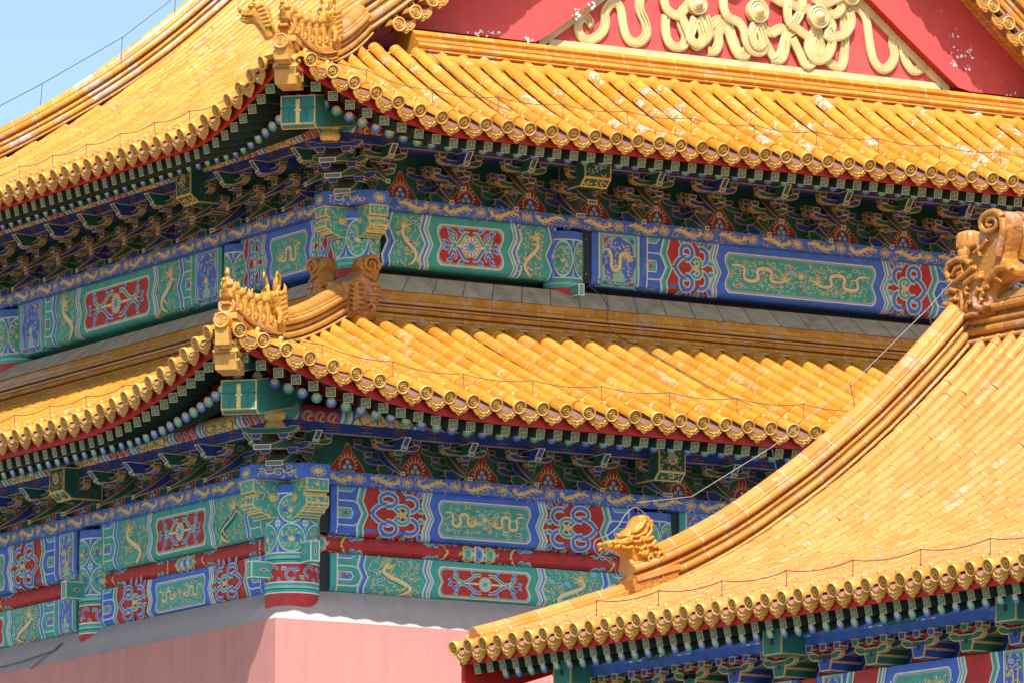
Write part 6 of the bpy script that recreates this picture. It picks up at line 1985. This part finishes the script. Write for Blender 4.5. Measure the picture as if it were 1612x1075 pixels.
# dragon head ending the gate hall's slope ridge
def from_px(l, ox, oy, sx, sy): return [((x-ox)/sx, (oy-y)/sy) for x, y in l]
def maned_head():
    b = MB(); g = 'glaze_fig'
    tr = [(130,400),(150,372),(200,365),(290,352),(268,325),(298,272),(345,250),(382,192),(398,140),(440,125),(490,140),(506,190),(500,270),(522,350),(560,385),(612,532),(600,545),(390,605),(330,545),(280,492),(200,458),(140,442)]
    o = from_px([(920+.186*x, 780+.186*y) for x, y in tr], 1000, 898, 136*0.81, 136)
    slab(b, o, 0.13, g)
    f = lambda x, y, s: (*[q for q in from_px([(920+.186*x, 780+.186*y)], 1000, 898, 136*0.81, 136)[0]][:1], s, from_px([(920+.186*x, 780+.186*y)], 1000, 898, 136*0.81, 136)[0][1])
    for s in (-1, 1):
        y = s*0.152
        for (pts, r) in (([(300,300),(340,290),(390,240),(420,180)], 0.022), ([(290,340),(350,330),(420,290),(450,200),(440,150)], 0.022), ([(310,380),(370,370),(380,340),(430,330),(470,270),(470,170)], 0.022),
                         ([(330,420),(380,440),(420,400),(390,360),(440,350),(490,320)], 0.024), ([(360,470),(410,490),(440,450),(430,410),(480,390),(510,350)], 0.026), ([(400,480),(420,470)], 0.05), ([(480,410),(520,400),(550,430),(530,470),(500,450)], 0.026), ([(520,500),(540,460),(570,440),(590,500)], 0.024),
                         ([(200,400),(260,390),(300,360)], 0.028), ([(210,430),(260,440),(310,420)], 0.024), ([(140,410),(165,395),(195,410),(180,440),(150,435)], 0.03), ([(450,540),(440,500),(480,480)], 0.02)):
            b.tube([f(x, z, y) for x, z in pts], r, g, 7)
        b.ellipsoid(f(285, 372, y), (0.035, 0.03, 0.03), g)
        b.tube([f(220, 372, y*0.9), f(260, 362, y*1.1), f(310, 350, y)], [0.012, 0.022, 0.01], g, 6)
    return b
Mx = Matrix((SU, -SV, Bz)).transposed().to_4x4()
Mx.translation = SO + SV*0.24 + SU*2.50 + Vector((0, 0, 1.02))
blob(maned_head(), 'maned_dragon_head', 0.0075, 'maned dragon head facing left at the low end of the gate hall ridge', 'dragon head', None, Mx, 0)
pl = MB(); pl.cr = 0.4
pl.box((-0.26, -0.17, -0.22), (0.42, 0.17, -0.02), 'glaze_beast'); pl.box((-0.20, -0.19, -0.06), (0.46, 0.19, 0.0), 'tile_orange')
for k in range(6): pl.lathe((-0.12+0.08*k, 0.19, -0.035), (0, 1, 0), [(0.03, 0), (0.03, 0.015), (0, 0.02)], 'glaze_beast', 8)
o = gobj(pl, 'ridge_plinth', groof); o.matrix_basis = Matrix.Translation(SO + SV*0.24 + SU*2.52 + Vector((0, 0, 1.02))) @ Matrix((SU, -SV, Bz)).transposed().to_4x4() @ Matrix.Rotation(-0.30, 4, 'Y')

# ridge-end dragon swallowing the gate hall's main ridge
def ridge_dragon():
    b = MB(); g = 'glaze_beast'
    tr = [(1130,985),(1020,990),(1012,900),(1060,800),(1012,720),(1010,600),(1030,450),(1060,395),(1110,370),(1190,365),(1225,330),(1235,285),(1290,268),(1340,262),(1375,240),(1330,225),(1305,160),(1310,100),(1355,50),(1430,25),(1500,40),(1545,95),(1556,180),(1535,300),(1508,400),(1505,470),(1560,520),(1600,590),(1590,640),(1500,680),(1440,690),(1410,760),(1405,880),(1400,935)]
    o = from_px([(1312+.1861*x, 320+.1861*y) for x, y in tr], 1520, 504, 79, 136)
    slab(b, o, 0.16, g)
    F = lambda x, y, s: (lambda q: (q[0], s, q[1]))(from_px([(1312+.1861*x, 320+.1861*y)], 1520, 504, 79, 136)[0])
    for s in (-1, 1):
        y = s*0.19
        sp = [F(1425+105*(1-k/26)*cos(0.5*k+0.3)*0.95, 140-112*(1-k/26)*sin(0.5*k+0.3), y) for k in range(24)]
        b.tube(sp, [0.05-0.0013*k for k in range(24)], g, 9)
        for pts, r in (([(1520,120),(1530,220),(1500,350),(1480,450)], 0.05), ([(1090,560),(1060,500),(1080,430),(1150,400),(1220,420),(1260,470)], 0.042), ([(1110,540),(1140,480),(1190,470),(1200,520),(1150,540)], 0.03),
                       ([(1240,380),(1260,310),(1320,300),(1330,350),(1290,380)], 0.034), ([(1340,420),(1330,360),(1370,320),(1400,280)], 0.03), ([(1070,580),(1130,600),(1200,560),(1290,500)], 0.035),
                       ([(1210,640),(1280,590),(1350,570)], 0.04), ([(1400,640),(1480,560),(1560,560),(1590,600)], 0.05), ([(1330,700),(1290,760),(1300,850),(1360,900),(1390,850)], 0.045), ([(1370,740),(1340,780),(1350,820)], 0.03),
                       ([(1060,700),(1100,660),(1150,690),(1140,750),(1090,760)], 0.036), ([(1040,780),(1100,800),(1160,860),(1130,930)], 0.04), ([(1180,700),(1190,800),(1180,920)], 0.03), ([(1220,860),(1240,800),(1270,820)], 0.028), ([(1210,930),(1260,920),(1330,930)], 0.035), ([(1410,700),(1370,700)], 0.035), ([(1230,740),(1215,700),(1240,670)], 0.03)):
            b.tube([F(x, z, y) for x, z in pts], r, g, 8)
        b.ellipsoid(F(1328, 605, y*1.05), (0.075, 0.05, 0.05), g); b.ellipsoid(F(1530, 545, y*0.7), (0.06, 0.05, 0.035), g)
        for k in range(5): b.tube([F(1440+12*k, 600+14*k, y), F(1455+14*k, 650+8*k, y)], [0.02, 0.012], g, 6)
    return b
Md = Matrix((SV, SU, Bz)).transposed().to_4x4()
Md.translation = SO + SV*0.20 + SU*(SRT+0.04) + Vector((0, 0, 4.40))
blob(ridge_dragon(), 'ridge_dragon', 0.010, 'tall brown-glazed ridge dragon with a curled tail at the end of the gate hall ridge', 'ridge dragon', None, Md, 0)
hn = MB(); hn.cr = 0.6
F = lambda x, y: from_px([(1312+.1861*x, 320+.1861*y)], 1520, 504, 79, 136)[0]
hx0, hz0 = F(1150, 370); hx1, hz1 = F(1150, 130)
hn.lathe((hx0, 0.02, hz0-0.06), (0, 0, 1), [(0.15, 0), (0.155, 0.10), (0.16, 0.15), (0.14, 0.155), (0.165, 0.19), (0.165, 0.30), (0.15, 0.36), (0.08, 0.385), (0.0, 0.40)], 'tile_orange', 20)
for k in range(14):
    a = 2*pi*k/14; hn.tube([(hx0+0.165*cos(a), 0.02+0.165*sin(a), hz0+0.13), (hx0+0.16*cos(a), 0.02+0.16*sin(a), hz0+0.28)], 0.012, 'glaze_beast', 5)
ho = place('sword_hilt', hn.mesh('sword_hilt'), Md); tag(ho, 'fluted glazed sword hilt standing upright on the ridge dragon\'s back', 'roof ornament')

# whiskered dragon head rising left of the upper corner
def whisker_head():
    b = MB(); g = 'glaze_fig'
    b.tube([(0.22, 0, -0.26), (0.16, 0, -0.14), (0.08, 0, -0.02), (0.02, 0, 0.08)], [0.10, 0.11, 0.12, 0.12], g, 12)
    b.ellipsoid((0.0, 0, 0.11), (0.13, 0.11, 0.10), g)
    b.tube([(-0.04, 0, 0.14), (-0.16, 0, 0.13), (-0.23, 0, 0.15), (-0.25, 0, 0.20)], [0.085, 0.062, 0.055, 0.03], g, 12)
    b.tube([(-0.02, 0, 0.02), (-0.13, 0, -0.02), (-0.20, 0, 0.0), (-0.23, 0, 0.03)], [0.075, 0.05, 0.035, 0.015], g, 10)
    for s in (-1, 1):
        b.ellipsoid((-0.07, s*0.085, 0.19), (0.04, 0.035, 0.035), g)
        b.tube([(-0.12, s*0.07, 0.20), (-0.05, s*0.10, 0.23), (0.03, s*0.10, 0.20)], [0.012, 0.024, 0.012], g, 7)
        b.tube([(-0.10, s*0.05, 0.20), (-0.02, s*0.05, 0.32), (0.04, s*0.05, 0.44), (-0.01, s*0.05, 0.55), (-0.12, s*0.05, 0.57), (-0.20, s*0.05, 0.52)], [0.014, 0.013, 0.012, 0.011, 0.010, 0.008], g, 7)
        b.tube([(-0.22, s*0.05, 0.08), (-0.14, s*0.08, 0.06), (-0.05, s*0.11, 0.06)], [0.012, 0.02, 0.02], g, 7)
        for k in range(3): b.tube([(-0.20+0.05*k, s*0.05, 0.10), (-0.20+0.05*k, s*0.055, 0.04)], [0.016, 0.005], g, 5)
        for k in range(6):
            b.tube([(0.0+0.028*k, s*0.10, 0.16-0.055*k), (0.09+0.03*k, s*0.13, 0.20-0.06*k), (0.15+0.02*k, s*0.12, 0.14-0.06*k), (0.20+0.015*k, s*0.09, 0.20-0.07*k)], [0.03, 0.036, 0.028, 0.006], g, 8)
    return b
Pw = hip_pt(upp[0], -0.42, 1, 1, 0.34) + Vector((-0.30, 0.28, 0.06))
Mw = Matrix((rt, Vector((-fw.x, -fw.y, 0)).normalized()*-1, Bz)).transposed().to_4x4(); Mw.translation = Pw
blob(whisker_head(), 'whiskered_dragon_head', 0.007, 'open-jawed dragon head with two curled whiskers left of the upper roof corner', 'dragon head', None, Mw, 0)

# ------------------------------------------------------------------ lightning cables on stand-off clips
def cable(pts, posts, label, nm='lightning_cable', r=0.0065, m='cable', loop=None):
    b = MB()
    b.tube(pts, r, m, 5)
    for a, c in posts:
        b.tube([a, c], 0.006, 'cable', 5); b.lathe(Vector(c)-Vector((0, 0, 0.012)), (0, 0, 1), [(0.0, 0), (0.013, 0.006), (0.013, 0.016), (0, 0.022)], 'cable', 8)
    o = b.build(nm); return tag(o, label, 'cable', 'lightning cables on the roofs')
def eave_cable(sl, a0, a1, r, h, st, label, clip=0.105):
    pts = []; posts = []; b0 = a0; k = 0
    P = lambda a, dz: sl.P(a, r, dz)
    while b0 < a1-0.01:
        b1 = min(b0+st, a1)
        posts.append((P(b0, 0.06), P(b0, h)))
        for q in range(6):
            t = q/6; pts.append(P(lerp(b0, b1, t), h-0.05*4*t*(1-t)))
        b0 = b1
    pts.append(P(a1, h)); posts.append((P(a1, 0.06), P(a1, h)))
    return cable(pts, posts, label)
eave_cable(upp[0], 0.15, LX-0.3, 0.62, 0.25, 1.11, 'thin cable on clips along the upper roof eave, right side')
eave_cable(upp[1], 0.15, LY-0.3, 0.62, 0.25, 1.11, 'thin cable on clips along the upper roof eave, left side')
eave_cable(low[0], -1.7, LX+1.5, 0.62, 0.25, 1.152, 'thin cable on clips along the lower roof eave, right side')
eave_cable(low[1], -1.7, LY+1.5, 0.62, 0.25, 1.152, 'thin cable on clips along the lower roof eave, left side')
eave_cable(side, 1.9, SL-0.5, 0.66, 0.24, 1.18, 'thin cable on clips along the gate hall eave')
# far slope ridge against the sky
xs = [0.6+0.95*k for k in range(9)]
fy = LY-FARG-2.62
Zr = lambda x: ZU+prof_up(x+EU)
pts = []; posts = []
for i, x in enumerate(xs):
    top = Vector((x, fy if x > 2.5 else LY-max(x, -0.3)-0.0, Zr(x)+0.62))
    top.y = fy if x > LY-fy else LY-x
    posts.append((top, top+Vector((0.03, 0, 0.36)))); pts.append(top+Vector((0.03, 0, 0.36)))
cable(pts, posts, 'cable on tall posts along the far hip ridge against the sky')
# gate hall ridge: straight spans between posts
rs = [2.55, 3.35, 4.55, 5.75, 6.95, 7.35]
pts = []; posts = []
for r in rs:
    p = sfn(0.24, -r, sprof(r)+0.58); q = p + Vector((0, 0, 0.30 if r > 3 else 0.5)) - SU*0.08
    posts.append((p, q)); pts.append(q)
cable(pts, posts, 'pale cable spanning above the curved ridge of the gate hall', m='cable_bright', r=0.0048)
def gp(x, y, a=0.24):
    return on_plane(920+.186*x, 780+.186*y, SV, SO+SV*a)
cable(smooth([gp(*q) for q in ((515, 280), (550, 210), (510, 150), (440, 100), (390, 115), (330, 180), (290, 250), (200, 330), (110, 365), (80, 410), (100, 480), (180, 530), (240, 590), (280, 680), (310, 740))]), [], 'loose wire looping round the maned dragon head', r=0.0045, m='cable_bright')
def up_hit(sl, px, py, dz, right=True):
    best = None
    for k in range(400):
        r = -0.2+k*0.015
        P = on_plane(px, py, (0, 1, 0) if right else (1, 0, 0), (0, r-sl.e, 0) if right else (r-sl.e, 0, 0))
        a = P.x if right else P.y
        if P.z < sl.z(a, r)+dz: return P
    return P
l1 = [on_plane(926, 450, (0, 1, 0), (0, 2.0, 0)), on_plane(945, 465, (0, 1, 0), (0, 1.85, 0)), on_plane(955, 480, (0, 1, 0), (0, 1.70, 0)), on_plane(958, 512, (0, 1, 0), (0, 1.62, 0))]
l2 = [up_hit(low[0], x, y, 0.14) for x, y in ((975, 530), (1020, 553), (1075, 585), (1128, 614), (1185, 638))]
cable(smooth(l1+l2), [], 'dark lead running down from the upper beams across the lower tiles', r=0.0075)
l3 = [up_hit(upp[0], x, y, 0.16) for x, y in ((672, 78), (700, 105), (735, 135), (775, 162), (806, 176))]
cable(smooth(l3), [], 'slack lead dropping over the worn upper tiles from the gable ridge', r=0.008)
l4 = [on_plane(x, y, (0, 1, 0), (0, -0.85, 0)) for x, y in ((1046, 238), (1048, 262), (1044, 272), (1030, 272))]

for pp, lab in ((((-12, 1052), (30, 1042), (88, 1022), (100, 1010)), 'thin wire lying along the plaster coping at lower left'), (((48, 1052), (70, 1034), (88, 1020), (96, 1012)), 'short wire branching down the plaster coping at lower left')):
    cable([on_plane(x, y, Vector((-0.5, 0, 0.45)), Vector((-0.37, 5, 15.06))) for x, y in pp], [], lab, r=0.008)
